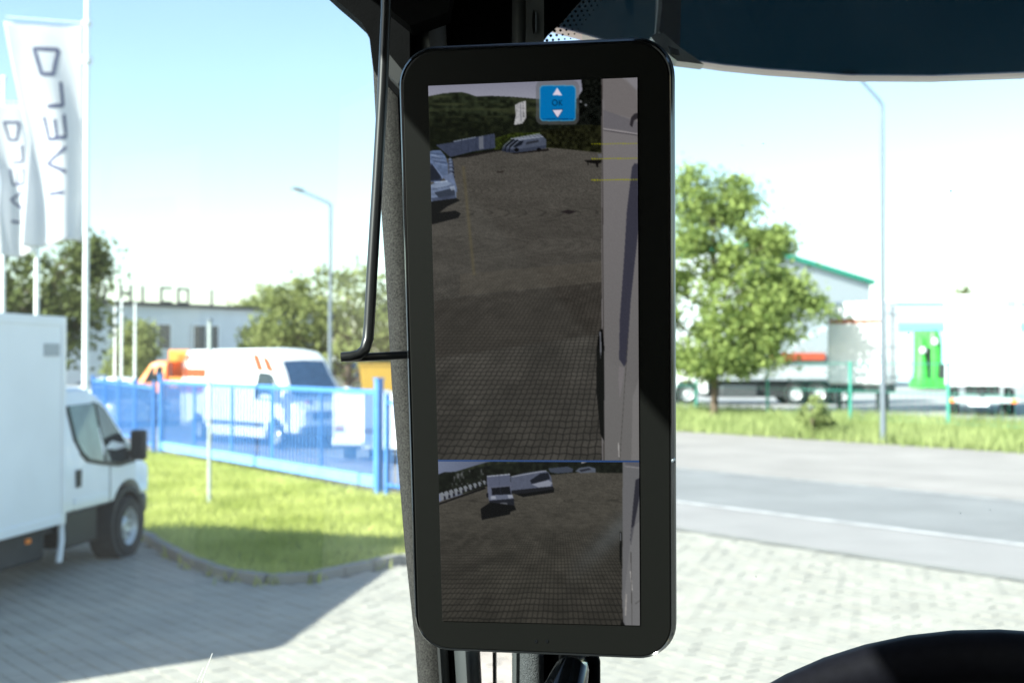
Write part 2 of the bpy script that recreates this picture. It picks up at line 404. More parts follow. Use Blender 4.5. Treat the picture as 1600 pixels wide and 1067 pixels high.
tree('broadleaf_tree', 'leafy green tree with thin trunk beside the green fence', (7.75, 47.0, .22), 9.6,
     [(-.75, 0, 8.3, .7, 1.2), (.9, 0, 8.2, .55, 1.2), (-.1, 0, 7.2, 1.5, .9), (2.3, 0, 6.7, .8, .5), (1.3, 0, 6.1, 1.5, .9), (-1.6, 0, 6.2, 1.5, 1.2), (2.3, 0, 5.1, 1.1, .5), (3.2, 0, 4.2, 1.1, .6),
      (.2, -.3, 4.9, 1.9, .9), (-2.2, 0, 4.6, 1.8, 1.2), (2.2, -.3, 3.1, 1.5, .5), (.5, -.5, 3.5, 1.4, .6), (.8, -.3, 2.3, .8, .4), (-2.6, 0, 3.2, 1.5, 1.0), (-.5, -.6, 2.4, 1.6, .6), (1.6, -.2, 4.2, 1.6, .8), (-.1, -.8, 2.0, 1.4, .4), (1.5, -.6, 2.3, 1.1, .4)], LEAF_R, 30000, .11, .12, 3, 330, tight=.66)
tree('broadleaf_tree', 'dark green tree behind the hanging flags', (-18.3, 49, 0), 8,
     [(-.9, 0, 5.2, 1.9, 1.8), (-2.8, 0, 4.6, 1.8, 1.8), (.4, 0, 4.2, 1.2, 1.3), (-.5, 0, 3.0, 1.6, 1.4), (1.3, 0, 6.2, .5, .9), (-3.8, 0, 3.4, 1.8, 1.8)], LEAF_D, 9000, .15, .17, 5, 150)
tree('broadleaf_tree', 'wide pale green tree behind the street lamp and white van', (-8.3, 62, 0), 7.8,
     [(0, 0, 5.2, 2.6, 2.2), (-2.2, 0, 4.4, 2, 1.7), (2.4, 0, 4.3, 2.0, 2.0), (.4, 0, 3.2, 3, 1.6), (-3.4, .5, 3.0, 1.7, 1.4), (3.6, .5, 3.0, 1.7, 1.4)], LEAF_Y, 10000, .17, .18, 8, 160)
tree('broadleaf_tree', 'pale tree showing over the white building roof', (-21.5, 106, 0), 9,
     [(0, 0, 6.4, 2.2, 2.3), (-1.8, 0, 5.6, 1.7, 1.8), (2.4, 0, 6.0, 2.0, 1.9)], LEAF_Y, 4000, .24, .2, 11, 80)
tree('shrubby_tree', 'slim yellow green tree in front of the white building beside small flagpoles', (-22.0, 72, 0), 5.4,
     [(0, 0, 3.2, 1.0, 2.0), (-.7, 0, 2.2, 1.0, 1.6)], LEAF_Y, 3000, .15, .09, 13, 60)
tree('shrubby_tree', 'round green shrub before the right end of the white building', (-13.6, 66, 0), 4.2,
     [(0, 0, 2.6, 1.7, 1.6), (1.7, 0, 2.1, 1.4, 1.4)], LEAF_D, 3400, .15, .09, 17, 60)
tree('shrub', 'low bushy shrub growing in the tall roadside grass', (9.35, 38.2, .06), 1.3,
     [(0, 0, .7, .55, .55), (.4, .1, .5, .4, .4)], GRASS_T, 2200, .055, .03, 19, 36, cat='shrub')
tree('conifer_top', 'small dark tree top above the pale blue hall roof', (44, 119, 0), 9.5,
     [(0, 0, 8.0, .5, 1.5), (0, 0, 6.4, .9, 1.2)], LEAF_D, 900, .2, .12, 23, 24)
# far wood as one mass
fw = []
r = np.random.default_rng(31)
for k in range(420):
    x = r.uniform(-110, 160); d = r.uniform(150, 175); h = 4.2 + 1.6 * math.sin(x * .11) + r.uniform(-.6, .9)
    c = np.stack([r.normal(x, 1.3, 40), r.normal(d, 1.3, 40), r.uniform(0, h, 40)], 1); fw.append(c)
C = np.concatenate(fw); N = len(C); u = r.normal(0, 1, (N, 3)); u /= np.linalg.norm(u, axis=1)[:, None]; w = np.cross(u, r.normal(0, 1, (N, 3))); w /= np.linalg.norm(w, axis=1)[:, None]
V = np.stack([C - u * .6, C + w * .45, C + u * .6, C - w * .45], 1).reshape(-1, 3)
struct(fastmesh('far_wood', V, np.arange(4 * N).reshape(-1, 4), LEAF_D), 'stuff')

# ------------------------------------------------------------------ buildings
PLASTER = mat('pale_plaster', (.62, .66, .70), .8, var=.05, scale=.6)
PALEBLUE = wallmat('pale_blue_sheet', (.42, .66, .74), .5)
GREYSHEET = wallmat('grey_sheet', (.42, .46, .48), 1.2)
GREENTRIM = mat('green_trim', (.03, .30, .20), .5)
ROOFD = mat('dark_roof_edge', (.07, .065, .06), .7)
A = Vector((-27.4, 80)); B = Vector((-16.0, 97)); dirb = (B - A).normalized()
bw = thing('office_building', 'long low white building with dark roof edge and rooftop letters', 'building', (A.x, A.y, 0), math.atan2(dirb.y, dirb.x))
BL = 22.
m_ = MB(); m_.box((BL / 2 - 1, 6, 3.0), (BL + 2, 12, 6.0)); m_.build('wall', PLASTER, bw)
m_ = MB(); m_.box((BL / 2 - 1, 5.9, 6.12), (BL + 2.6, 12.6, .24)); rf = m_.build('roof', ROOFD, bw)
for x0 in (5.2, 9.6, 14.2, 18.6):
    m_ = MB(); m_.box((x0, -.03, 3.9), (2.3, .12, 1.7)); wn_ = m_.build('window', GLASSD, bw)
    f_ = MB()
    for (cx_, cz_, sx, sz) in ((x0, 4.8, 2.5, .1), (x0, 3.0, 2.6, .12), (x0 - 1.2, 3.9, .1, 1.7), (x0 + 1.2, 3.9, .1, 1.7), (x0, 3.9, .07, 1.7)):
        f_.box((cx_, -.1, cz_), (sx, .1, sz))
    f_.build('frame', WHITE2, wn_)
# rooftop letters, seen from the back as upright strokes and bars
sgn = thing('rooftop_sign', 'row of dark free standing letter strokes on the white building roof', 'sign', (A.x, A.y, 6.24), math.atan2(dirb.y, dirb.x))
for x0, kind in ((-.6, 'I'), (.6, 'V'), (2.4, 'H'), (4.2, 'I'), (5.8, 'E'), (8.2, 'D'), (10.4, 'I')):
    m_ = MB(); H = 1.15; w = .16
    m_.box((x0, .2, H / 2), (w, .12, H))
    if kind == 'V': m_.box((x0 + .5, .2, H / 2), (w, .12, H))
    if kind == 'H': m_.box((x0 + .8, .2, H / 2), (w, .12, H)); m_.box((x0 + .4, .2, H / 2), (.7, .1, w))
    if kind == 'E': m_.box((x0 + .5, .2, w / 2), (.9, .1, w)); m_.box((x0 + .5, .2, H - w / 2), (.9, .1, w))
    if kind == 'D': m_.box((x0 - .9, .2, H / 2), (w, .12, H)); m_.box((x0 - .45, .2, w / 2), (.8, .1, w)); m_.box((x0 - .45, .2, H - w / 2), (.8, .1, w))
    m_.build('letter', ROOFD, sgn)

def at_z(px, d): return (px - 800) / FPX * d
# grey warehouse with green verge board
w0 = at_z(1180, 84); w1 = at_z(1372, 88)
wh = thing('warehouse', 'grey clad warehouse with sloping roof and green edge trim', 'building', (w0, 86, .3), math.atan2(4.0, w1 - w0))
WL = math.hypot(w1 - w0, 4.0)
m_ = MB(); m_.prism([(0, 0), (WL, 0), (WL, 7.55), (0, 9.95)], 'y', 0, 20); m_.build('wall', GREYSHEET, wh)
m_ = MB(); m_.prism([(-.2, 9.98), (WL + .25, 7.53), (WL + .25, 7.85), (-.2, 10.3)], 'y', -.3, 20.6); m_.build('roof', GREENTRIM, wh)
m_ = MB(); m_.box((WL * .45, -.04, 2.2), (3.5, .1, 4.0)); m_.build('roller_door', GREYW, wh)
# pale blue hall
h0 = at_z(1385, 112)
hl = thing('industrial_hall', 'long pale blue industrial hall behind the lorries', 'building', (h0, 112, .3))
m_ = MB(); m_.box((34, 12, 3.6), (72, 24, 7.2)); m_.build('wall', PALEBLUE, hl)
m_ = MB(); m_.box((34, 12, 7.35), (72.6, 24.6, .3)); m_.build('roof', WHITE2, hl)
m_ = MB(); m_.box((34, -.06, 5.0), (72, .12, .7)); m_.build('facade_band', mat('blue_band', (.18, .48, .62), .5), hl)

# ------------------------------------------------------------------ poles, lamps and flags
def lamp(label, base, h, arm, rise, r0, headlen):
    t = thing('street_lamp', label, 'street lamp', base, 0, 'street lamps')
    m_ = MB(); m_.tube([(0, 0, 0), (0, 0, h * .5), (0, 0, h)], [r0, r0 * .8, r0 * .6], 12); m_.build('pole', STEEL, t, smooth=True)
    m_ = MB(); m_.lathe([(r0 * 1.5, 0), (r0 * 1.5, .05), (r0 * 1.15, .1)], (0, 0, 0), n=12); m_.build('base_collar', STEEL, t)
    m_ = MB(); m_.tube([(0, 0, h - .05), (-arm * .1, 0, h + rise * .12), (-arm, 0, h + rise)], [r0 * .6, r0 * .55, r0 * .45], 10); m_.build('arm', STEEL, t, smooth=True)
    m_ = MB(); m_.loft([[(-arm + .1, y, h + rise - .03 + z) for y, z in ((-.05, 0), (.05, 0), (.05, .07), (-.05, .07))],
                        [(-arm - headlen * .4, y, h + rise + .02 + z) for y, z in ((-.12, -.03), (.12, -.03), (.09, .1), (-.09, .1))],
                        [(-arm - headlen, y, h + rise + .06 + z) for y, z in ((-.07, 0), (.07, 0), (.05, .06), (-.05, .06))]])
    hd = m_.build('lamp_head', DGREY, t, smooth=True)
    m_ = MB(); m_.box((-arm - headlen * .45, 0, h + rise - .03), (headlen * .5, .14, .03)); m_.build('lens', LAMPW, hd); return t
lamp('tall grey street lamp rising from the roadside grass by the lorries', tuple(gnd(1380, 692)), 9.9, .75, .85, .09, .45)
lamp('slender street lamp standing behind the white and orange van', (at_z(516, 42), 42, 0), 7.75, 1.0, .45, .085, .35)

FLAGM = leafmat('flag_cloth', (.74, .75, .78), (.80, .80, .82))
INK = mat('flag_ink', (.085, .095, .17), .8, var=.1)
POLEM = mat('white_pole', (.72, .76, .76), .35, var=.05)
def stroke_mesh(lines, width, S, asp=2.93):          # polylines in flag (s,t) space as thin strips on the cloth
    m_ = MB()
    for ln in lines:
        pts = []
        for (a, b) in zip(ln[:-1], ln[1:]):
            for k in range(6): pts.append((a[0] + (b[0] - a[0]) * k / 6, a[1] + (b[1] - a[1]) * k / 6))
        pts.append(ln[-1]); n = len(pts); L = []
        for i, p in enumerate(pts):
            q0 = pts[max(i - 1, 0)]; q1 = pts[min(i + 1, n - 1)]; dx, dy = q1[0] - q0[0], q1[1] - q0[1]; l_ = math.hypot(dx, dy * asp) or 1
            nx, ny = -dy * asp / l_ * width / 2, dx / l_ * width / 2 / asp
            L.append((S(p[0] + nx, p[1] + ny), S(p[0] - nx, p[1] - ny)))
        vs = []; 
        for a, b in L: vs += [a, b]
        m_.add(vs, [(2 * i, 2 * i + 1, 2 * i + 3, 2 * i + 2) for i in range(n - 1)])
    return m_
def flagpole(label, flabel, base, h, fw, fh, ph, ztop, drop, seed, r0=.055, letters=True):
    t = thing('flagpole', label, 'flagpole', base, rad(21), 'tall white flagpoles')
    m_ = MB(); m_.tube([(0, 0, 0), (0, 0, h * .5), (0, 0, h)], [r0 * 1.2, r0, r0 * .8], 14); m_.build('pole', POLEM, t, smooth=True)
    m_ = MB(); m_.lathe([(.01, h), (r0 * 1.3, h + .02), (r0 * 1.3, h + .09), (.01, h + .14)], (0, 0, 0)); m_.build('cap', POLEM, t)
    m_ = MB(); m_.lathe([(r0 * 1.0, 0), (r0 * 1.9, .02), (r0 * 1.9, .14), (r0, .16)], (0, 0, ztop - .75)); m_.build('hoist_ring', POLEM, t, smooth=True)
    m_ = MB(); m_.lathe([(r0 * 1.0, 0), (r0 * 1.7, .02), (r0 * 1.7, .1), (r0, .12)], (0, 0, ztop)); m_.build('hoist_ring', POLEM, t, smooth=True)
    m_ = MB(); m_.tube([(0, 0, ztop + .06), (-fw * 1.02, -.02, ztop + .03)], .018, 8); m_.build('boom', POLEM, t)
    f = thing('flag', flabel, 'flag', (base[0], base[1], base[2] + ztop), rad(21), 'hanging flags')
    def S(s, q, off=0.0):                  # s: 0 pole .. 1 free edge, q: 0 top .. 1 bottom
        wq = 1 - .30 * min(1, q * 1.9) + .10 * max(0, q - .5)
        x = -.06 - fw * s * wq - .02 * math.sin(q * 7 + seed)
        y = .10 * math.sin(s * 7.5 + q * 2.2 + seed) * (.12 + q) + .07 * math.sin(q * 9 + s * 3 + seed) * s
        z = -fh * q - drop * s * q * .3 + .05 * math.sin(s * 6 + seed) * q - .05 * s
        return (x, y - off, z)
    K, J = 28, 60; V = [S(i / K, j / J) for j in range(J + 1) for i in range(K + 1)]
    F = [(j * (K + 1) + i, j * (K + 1) + i + 1, (j + 1) * (K + 1) + i + 1, (j + 1) * (K + 1) + i) for j in range(J) for i in range(K)]
    m_ = MB(); m_.add(V, F); o = m_.build('cloth', FLAGM, f, smooth=True); sm = o.modifiers.new('t', 'SOLIDIFY'); sm.thickness = .004
    if letters:
        c0, c1 = .33, .66; ht = .115
        glyph = {'O': [[(c0, 0), (c1, 0), (c1 - .06, 1), (c0 + .1, 1), (c0, 0)]],
                 'C': [[(c0, 0), (c0, .95), (c1 - .08, .95)], ],
                 'E': [[(c0, .0), (c0, .9), (c1 - .03, .9), (c1, 0)], [((c0 + c1) / 2, .15), ((c0 + c1) / 2, .85)]],
                 'V': [[(c0, 0), (c1, .5), (c0, 1)]], 'I': [[(c0 + .03, .5), (c1 - .05, .42)]]}
        q0 = .115
        for ch in 'OCEVI':
            lines = [[(a, q0 + b * ht) for a, b in ln] for ln in glyph[ch]]
            wq = .052
            stroke_mesh(lines, wq, lambda a, b: S(a, b, .012)).build('letter', INK, f)
            q0 += .15
    return t
d1 = 24.0
flagpole('thick white flagpole behind the box truck cab carrying the large lettered flag', 'large white flag with vertical dark blue letters on the nearest pole', (at_z(134, d1), d1, 0), 9.9, 1.45, 4.25, 0, 2.5 + (558 - 40) * d1 / FPX, .2, .3)
d2 = 29.0
flagpole('white flagpole second from the left behind the box truck', 'crumpled white flag partly hidden behind the large lettered flag', (at_z(57, d2), d2, 0), 8.4, 1.1, 3.5, 0, 2.5 + (558 - 165) * d2 / FPX, .2, 2.1)
d3 = 34.0
t = thing('flagpole', 'bare white flagpole at the far left edge', 'flagpole', (at_z(4, d3), d3, 0), 0, 'tall white flagpoles')
m_ = MB(); m_.tube([(0, 0, 0), (0, 0, 10.2)], [.07, .05], 12); m_.build('pole', POLEM, t, smooth=True)
m_ = MB(); m_.lathe([(.01, 10.2), (.08, 10.22), (.08, 10.3), (.01, 10.34)], (0, 0, 0)); m_.build('cap', POLEM, t)
for k, px in enumerate((180, 190, 211)):
    dd = 58 + 2 * k
    t = thing('slim_flagpole', ['leftmost', 'middle', 'rightmost'][k] + ' of three slim pale poles before the white building', 'flagpole', (at_z(px, dd), dd, 0), 0, 'slim bare poles')
    m_ = MB(); m_.tube([(0, 0, 0), (0, 0, 5.3 - .1 * k)], [.075, .05], 10); m_.build('pole', POLEM, t, smooth=True)
    m_ = MB(); m_.lathe([(.01, 5.3 - .1 * k), (.09, 5.33 - .1 * k), (.01, 5.45 - .1 * k)], (0, 0, 0)); m_.build('cap', POLEM, t)
sp = gnd(327, 790)
t = thing('sign_post', 'thin pale grey post standing in the lawn before the blue gate', 'post', tuple(sp))
m_ = MB(); m_.tube([(0, 0, 0), (0, 0, 3.1)], .034, 12); m_.build('pole', mat('grey_post', (.36, .40, .38), .5), t, smooth=True)
m_ = MB(); m_.lathe([(.01, 3.1), (.05, 3.1), (.05, 3.14), (.01, 3.16)], (0, 0, 0)); m_.build('cap', STEEL, t)

# ------------------------------------------------------------------ blue sliding gate and fences
gd = (G1 - G0); GL = gd.length; ga = math.atan2(gd.y, gd.x)
gate = thing('sliding_gate', 'long blue sliding gate of thin upright bars with heavy bottom beam', 'gate', tuple(G0), ga)
m_ = MB(); m_.box((GL / 2, 0, .27), (GL - .16, .14, .2)); m_.build('bottom_beam', BLUEL, gate, bevel=.01)
m_ = MB(); m_.box((GL / 2, 0, 1.87), (GL - .16, .07, .09)); m_.build('top_rail', BLUE, gate, bevel=.006)
for k in range(6):
    m_ = MB(); m_.box((.12 + (GL - .24) * k / 5, 0, 1.11), (.05, .05, 1.42)); m_.build('upright', BLUE, gate)
pm = MB(); pm.box((0, 0, 1.11), (.036, .036, 1.46)); p0 = pm.build('picket', BLUE, gate); n = int(GL / .165)
for k in range(n):
    o = p0 if k == 0 else copy_obj(p0, gate)
    o.location = (.2 + (GL - .4) * k / (n - 1), 0, 0)
def gatepost(label, p, h, w, rz):
    t = thing('gate_post', label, 'post', p, rz, 'blue gate posts')
    m_ = MB(); m_.box((0, 0, h / 2), (w, w, h)); m_.build('post', BLUE, t, bevel=.006)
    m_ = MB(); m_.box((0, 0, h + .015), (w + .03, w + .03, .03)); m_.build('cap', BLUE, t)
gatepost('thick blue gate post at the near end of the sliding gate', (G1.x, G1.y - .02, 0), 2.1, .125, ga)
gatepost('blue gate post at the far end of the sliding gate', (G0.x - .03, G0.y + .05, 0), 2.05, .10, ga)
def fence(label, p, q, h, m, npost, sp=.2, picket=.022, rails=(.25, 1.7)):
    p = Vector(p); q = Vector(q); d = q - p; L = d.length
    t = thing('bar_fence', label, 'fence', (p.x, p.y, p.z), math.atan2(d.y, d.x))
    for k in range(npost):
        m_ = MB(); m_.box((L * k / (npost - 1), 0, h / 2), (.08, .08, h)); m_.build('post', m, t)
    for z in rails:
        m_ = MB(); m_.box((L / 2, -.02, z), (L - .09, .04, .05)); m_.build('rail', m, t)
    pm = MB(); pm.box((0, -.055, h / 2 + .05), (picket, picket, h - .3)); p0 = pm.build('picket', m, t)
    n = int(L / sp)
    for k in range(n):
        o = p0 if k == 0 else copy_obj(p0, t)
        o.location = (.07 + (L - .14) * k / (n - 1), 0, 0)
e1 = G1 + gd.normalized() * .3; e2 = G1 + gd.normalized() * 4.2
fence('short blue bar fence right of the thick gate post', e1, e2, 1.85, BLUE, 4)
fence('blue bar fence running back from the gate behind the box truck', G0 + Vector((-.25, .2, 0)), (-14.2, 41.5, 0), 1.9, BLUE, 5)

# green wire fence along the truck lot
fa = Vector((16.4, 36.3)); fb = Vector((1.2, 61.3)); fd = (fb - fa); FL = fd.length
gf = thing('wire_fence', 'green post and wire fence along the truck lot grass verge', 'fence', (fa.x, fa.y, .2), math.atan2(fd.y, fd.x))
for k in range(8):
    s_ = k * 4.22
    if s_ > FL: break
    m_ = MB(); m_.tube([(s_, 0, -.15), (s_, 0, 2.15)], .055, 10); m_.build('post', GREENF, gf, smooth=True)
for z in (.15, 1.1, 2.08):
    m_ = MB(); m_.tube([(0, -.06, z), (FL, -.06, z)], .013, 6); m_.build('tension_wire', GREENF, gf)
m_ = MB()
for k in range(int(FL / .25)):
    m_.bar((k * .25, -.07, .15), (k * .25, -.07, 2.08), .006, .006)
struct(m_.build('mesh_wires', GREENF, gf), 'stuff')

# ------------------------------------------------------------------ vehicles
def interp(x, pts):
    return float(np.interp(x, [p[0] for p in pts], [p[1] for p in pts]))
class Van:
    """lofted body: functions of x for top, bottom, half width; belt height and tumblehome"""
    def __init__(s, top, bot, wid, belt, tum): s.top, s.bot, s.wid, s.belt, s.tum = top, bot, wid, belt, tum
    def half(s, x):
        tp = interp(x, s.top); bt = s.bot(x); w = interp(x, s.wid); be = min(s.belt, tp - .10); k = min(1, max(0, (tp - s.belt) / .7)); tu = s.tum * k
        be = max(be, bt + .06)
        sh = max(be + .01, tp - .06 - .10 * k)
        return [(0, bt), (w * .9, bt), (w, bt + min(.05, .4 * (be - bt))), (w, be), (w - tu - .015, sh), (w - tu - .05 - .02 * k, tp - .03), (w - tu - .16, tp), (0, tp + .025)]
    def ring(s, x):
        h = s.half(x); return [(x, -y, z) for y, z in h] + [(x, y, z) for y, z in h[-2:0:-1]]
    def body(s, xs):
        m_ = MB(); m_.loft([s.ring(x) for x in xs]); return m_
    def y_at(s, x, z):
        h = s.half(x); (y0, z0), (y1, z1) = h[3], h[4]
        return y0 if z <= z0 else y0 + (y1 - y0) * min(1, (z - z0) / max(1e-6, z1 - z0))
    def panel(s, pts, side=-1, off=.006, th=.02):
        m_ = MB(); n = len(pts)
        vs = [(x, side * (s.y_at(x, z) + off), z) for x, z in pts] + [(x, side * (s.y_at(x, z) + off - th), z) for x, z in pts]
        m_.add(vs, [list(range(n)), list(range(n, 2 * n))[::-1]] + [(i, (i + 1) % n, n + (i + 1) % n, n + i) for i in range(n)]); return m_
    def front(s, x0, x1, wi=.12, off=.012, n=6):      # windscreen following the slope
        m_ = MB(); vs = []; fs = []
        for i in range(n + 1):
            x = x0 + (x1 - x0) * i / n; h = s.half(x); w = h[6][0] - wi * .2
            z = h[6][1]
            for y in (-w, -w * .5, 0, w * .5, w): vs.append((x + off, y, z + .025 * (1 - abs(y) / w) + off))
        for i in range(n):
            for k in range(4): fs.append((i * 5 + k, i * 5 + k + 1, i * 5 + k + 6, i * 5 + k + 5))
        m_.add(vs, fs); return m_
def arch(sill, wheels, ra):
    def f(x):
        z = sill
        for wx, wz in wheels:
            d = ra * ra - (x - wx) ** 2
            if d > 0: z = max(z, wz + math.sqrt(d))
        return z
    return f
def wheel(parent, x, y, r, w, side, rim=RIM, hub=True, rimr=.6):
    m_ = MB(); s = side
    m_.lathe([(r * rimr, -w / 2), (r * .93, -w / 2), (r, -w * .32), (r, w * .32), (r * .93, w / 2), (r * rimr, w / 2), (r * rimr, -w / 2)], (x, y, r), 'y', 26, False)
    t = m_.build('wheel', RUBBER, parent, smooth=True)
    m_ = MB(); m_.lathe([(.02, s * w * .30), (r * rimr * .3, s * w * .34), (r * rimr * .55, s * w * .18), (r * rimr * .8, s * w * .20), (r * rimr * .97, s * w * .45), (r * rimr, s * w * .46), (r * rimr, -s * w * .1), (.02, -s * w * .1)], (x, y, r), 'y', 26)
    rr = m_.build('rim', rim, t, smooth=True)
    m_ = MB()
    for k in range(8):
        a = 2 * math.pi * k / 8; m_.lathe([(.001, 0), (r * .055, 0), (r * .055, s * .01), (.001, s * .012)], (x + math.cos(a) * r * rimr * .68, y + s * w * .19, r + math.sin(a) * r * rimr * .68), 'y', 8)
    m_.build('rim_hole', CHASSIS, t)
    return t

def cargo_van(label, loc, rz, L_rear, h, wb, roofpaint=WHITE, group=None, name='panel_van'):
    t = thing(name, label, 'van', loc, rz, group)
    V_ = Van([(-L_rear, h - .1), (-L_rear + .15, h), (-1.2, h + .02), (-.55, h - .06), (-.2, h - .28), (.55, 1.42), (.62, 1.34), (.9, 1.16), (1.0, .95), (1.04, .75)],
             arch(.42, [(0, .36), (-wb, .36)], .44), [(-L_rear, .96), (-L_rear + .2, 1.0), (.3, 1.0), (.8, .9), (1.04, .68)], 1.38, .14)
    xs = sorted(set([-L_rear, -L_rear + .05, -L_rear + .15] + list(np.linspace(-L_rear + .2, 1.0, 60)) + [1.04]))
    V_.body(xs).build('body', roofpaint, t, smooth=True)
    V_.panel([(-1.12, 1.34), (-.1, 1.30), (.28, 1.36), (.02, 1.72), (-.28, 2.02), (-.55, 2.08), (-1.0, 2.08)]).build('side_window', GLASSD, t)
    V_.panel([(-1.12, 1.34), (-.1, 1.30), (.28, 1.36), (.02, 1.72), (-.28, 2.02), (-.55, 2.08), (-1.0, 2.08)], 1).build('side_window', GLASSD, t)
    V_.front(-.16, .56).build('windscreen', GLASSB, t)
    for s in (-1, 1):
        m_ = MB(); m_.box((.38, s * 1.16, 1.45), (.14, .2, .42)); m_.build('wing_mirror', WHITE, t, bevel=.03)
        m_ = MB(); m_.box((.93, s * .62, .93), (.16, .26, .3)); m_.build('headlight', LAMPW, t, bevel=.04)
        for wx in (0, -wb): wheel(t, wx, s * .86, .36, .24, s)
        m_ = MB(); m_.box((-wb / 2, s * .99, .62), (wb - 1.0, .04, .12)); m_.build('side_moulding', BLACKP, t, bevel=.01)
        m_ = MB(); m_.box((-wb / 2, s * .93, .36), (wb - 1.1, .08, .2)); m_.build('sill', WHITE2, t, bevel=.02)
    m_ = MB(); m_.box((1.02, 0, .92), (.06, .9, .22)); m_.build('grille', BLACKP, t, bevel=.02)
    m_ = MB(); m_.box((1.0, 0, .52), (.2, 1.66, .26)); m_.build('bumper', DGREY, t, bevel=.05)
    return t, V_

# white van with orange stripes behind the gate
vh = math.degrees(math.atan2(3.1, -3.3))
van, VV = cargo_van('white high roof van with orange stripes parked behind the blue gate', (-5.75, 34.2, 0), head(vh), 5.4, 2.72, 4.25)
def band(x0, x1, z0, z1, n=10): return [(x0 + (x1 - x0) * k / n, z0) for k in range(n + 1)] + [(x1 + (x0 - x1) * k / n, z1) for k in range(n + 1)]
for pts, m_ in (([(-1.05, 2.12), (-.72, 2.12), (-1.10, 2.58), (-1.43, 2.58)], STRIPE), ([(-.56, 2.12), (-.20, 2.08), (-.56, 2.46), (-.94, 2.56)], STRIPE),
                (band(-5.37, -3.9, 1.90, 2.16), STRIPE), (band(-5.37, -3.9, 1.42, 1.72), PINK), ([(-5.36, 2.16), (-5.10, 2.16), (-4.95, 2.56), (-5.26, 2.56)], STRIPE)):
    VV.panel(pts, -1, .016, .012).build('stripe', m_, van)
m_ = MB(); m_.box((.72, -.45, 1.28), (.3, .12, .06)); m_.build('bonnet_mark', PINK, van)

def boxy(label, loc, rz, L, W, z0, z1, name='box_trailer', cat='trailer', wr=.33, axles=(0,), lamps=True, group=None, m=WHITE):
    t = thing(name, label, cat, loc, rz, group)
    b = MB(); b.box((0, 0, (z0 + z1) / 2), (L, W, z1 - z0)); b.build('box_body', m, t, bevel=.04)
    b = MB(); b.box((0, 0, z0 - .1), (L * .96, W * .8, .16)); b.build('chassis', CHASSIS, t)
    for x in axles:
        for s in (-1, 1): wheel(t, x, s * (W / 2 - .2), wr, .24, s)
    if lamps:
        for s in (-1,):
            b = MB(); b.box((L / 2 + .02, s * (W / 2 - .14), z0 + .30), (.05, .22, .12)); b.build('lamp', mat('brown_lens', (.35, .16, .06), .4), t, bevel=.01)
        b = MB(); b.box((L / 2 + .04, 0, z0 - .02), (.1, W, .16)); b.build('bumper', WHITE2, t, bevel=.02)
    return t
t = boxy('small white box trailer with brown lamp behind the gate post', (at_z(567, 30), 30, 0), rad(-95), 2.0, 1.0, .52, 1.68)
p = at_z(617, 29)
t = boxy('second small white box trailer further right behind the short blue fence', (p + .05, 29.2, 0), rad(-98), 2.2, 1.1, .5, 1.66)

# orange works truck
t = thing('works_truck', 'orange flatbed works truck behind the white van', 'truck', (at_z(295, 56), 56, 0), head(-80))
b = MB(); b.box((-1.2, 0, 2.55), (3.4, 2.1, .55)); b.build('tarpaulin_roof', ORANGE, t, bevel=.06)
b = MB(); b.box((-1.2, 0, 1.35), (3.4, 2.1, .5)); b.build('load_bed', ORANGE, t, bevel=.03)
for x in (-2.8, -1.2, .4):
    for s in (-1, 1): b = MB(); b.box((x, s * 1.0, 1.95), (.08, .06, .8)); b.build('stake', CHASSIS, t)
V_ = Van([(.7, 2.3), (1.2, 2.32), (1.5, 2.2), (2.1, 1.3), (2.5, 1.1), (2.6, .8)], lambda x: .6, [(.7, .95), (2.2, .95), (2.6, .8)], 1.3, .1)
V_.body(list(np.linspace(.7, 2.6, 24))).build('cab', ORANGE, t, smooth=True)
for s in (-1, 1): V_.panel([(.85, 1.35), (1.75, 1.35), (1.4, 2.05), (.85, 2.1)], s).build('side_window', GLASSD, t)
V_.front(1.5, 2.08).build('windscreen', GLASSD, t)
for s in (-1, 1):
    for x in (2.0, -2.0): wheel(t, x, s * .85, .4, .26, s)

# cars behind the blue fence
def car(label, loc, rz, m, hgt=1.46):
    t = thing('parked_car', label, 'car', loc, rz, 'cars parked behind the blue fence')
    V_ = Van([(-3.35, .85), (-3.3, 1.0), (-2.9, hgt - .18), (-2.4, hgt), (-1.2, hgt + .02), (-.7, hgt - .1), (.1, .98), (.6, .88), (.85, .7), (.9, .55)],
             arch(.24, [(0, .31), (-2.55, .31)], .36), [(-3.35, .74), (-2.9, .86), (.2, .88), (.7, .78), (.9, .6)], .88, .18)
    V_.body(list(np.linspace(-3.35, .9, 54))).build('body', m, t, smooth=True)
    for s in (-1, 1):
        V_.panel([(-2.7, .95), (-.15, .93), (-.8, 1.33), (-2.3, 1.36)], s).build('side_window', GLASSD, t)
        for x in (0, -2.55): wheel(t, x, s * .76, .31, .2, s)
        b = MB(); b.box((.78, s * .58, .66), (.14, .26, .12)); b.build('headlight', LAMPW, t, bevel=.03)
    V_.front(-.66, .08).build('windscreen', GLASSD, t)
car('silver car parked behind the blue fence nearest the box truck', (at_z(185, 44), 44, 0), head(120), SILVER)
car('dark blue car parked behind the blue fence beside the gate', (at_z(236, 46), 45, 0), head(140), NAVY)
car('white car parked below the white building left of the orange truck', (at_z(232, 62), 62, 0), head(100), WHITE)
car('dark grey car parked behind the blue fence by the slim poles', (at_z(198, 52), 52, 0), head(125), DGREY)
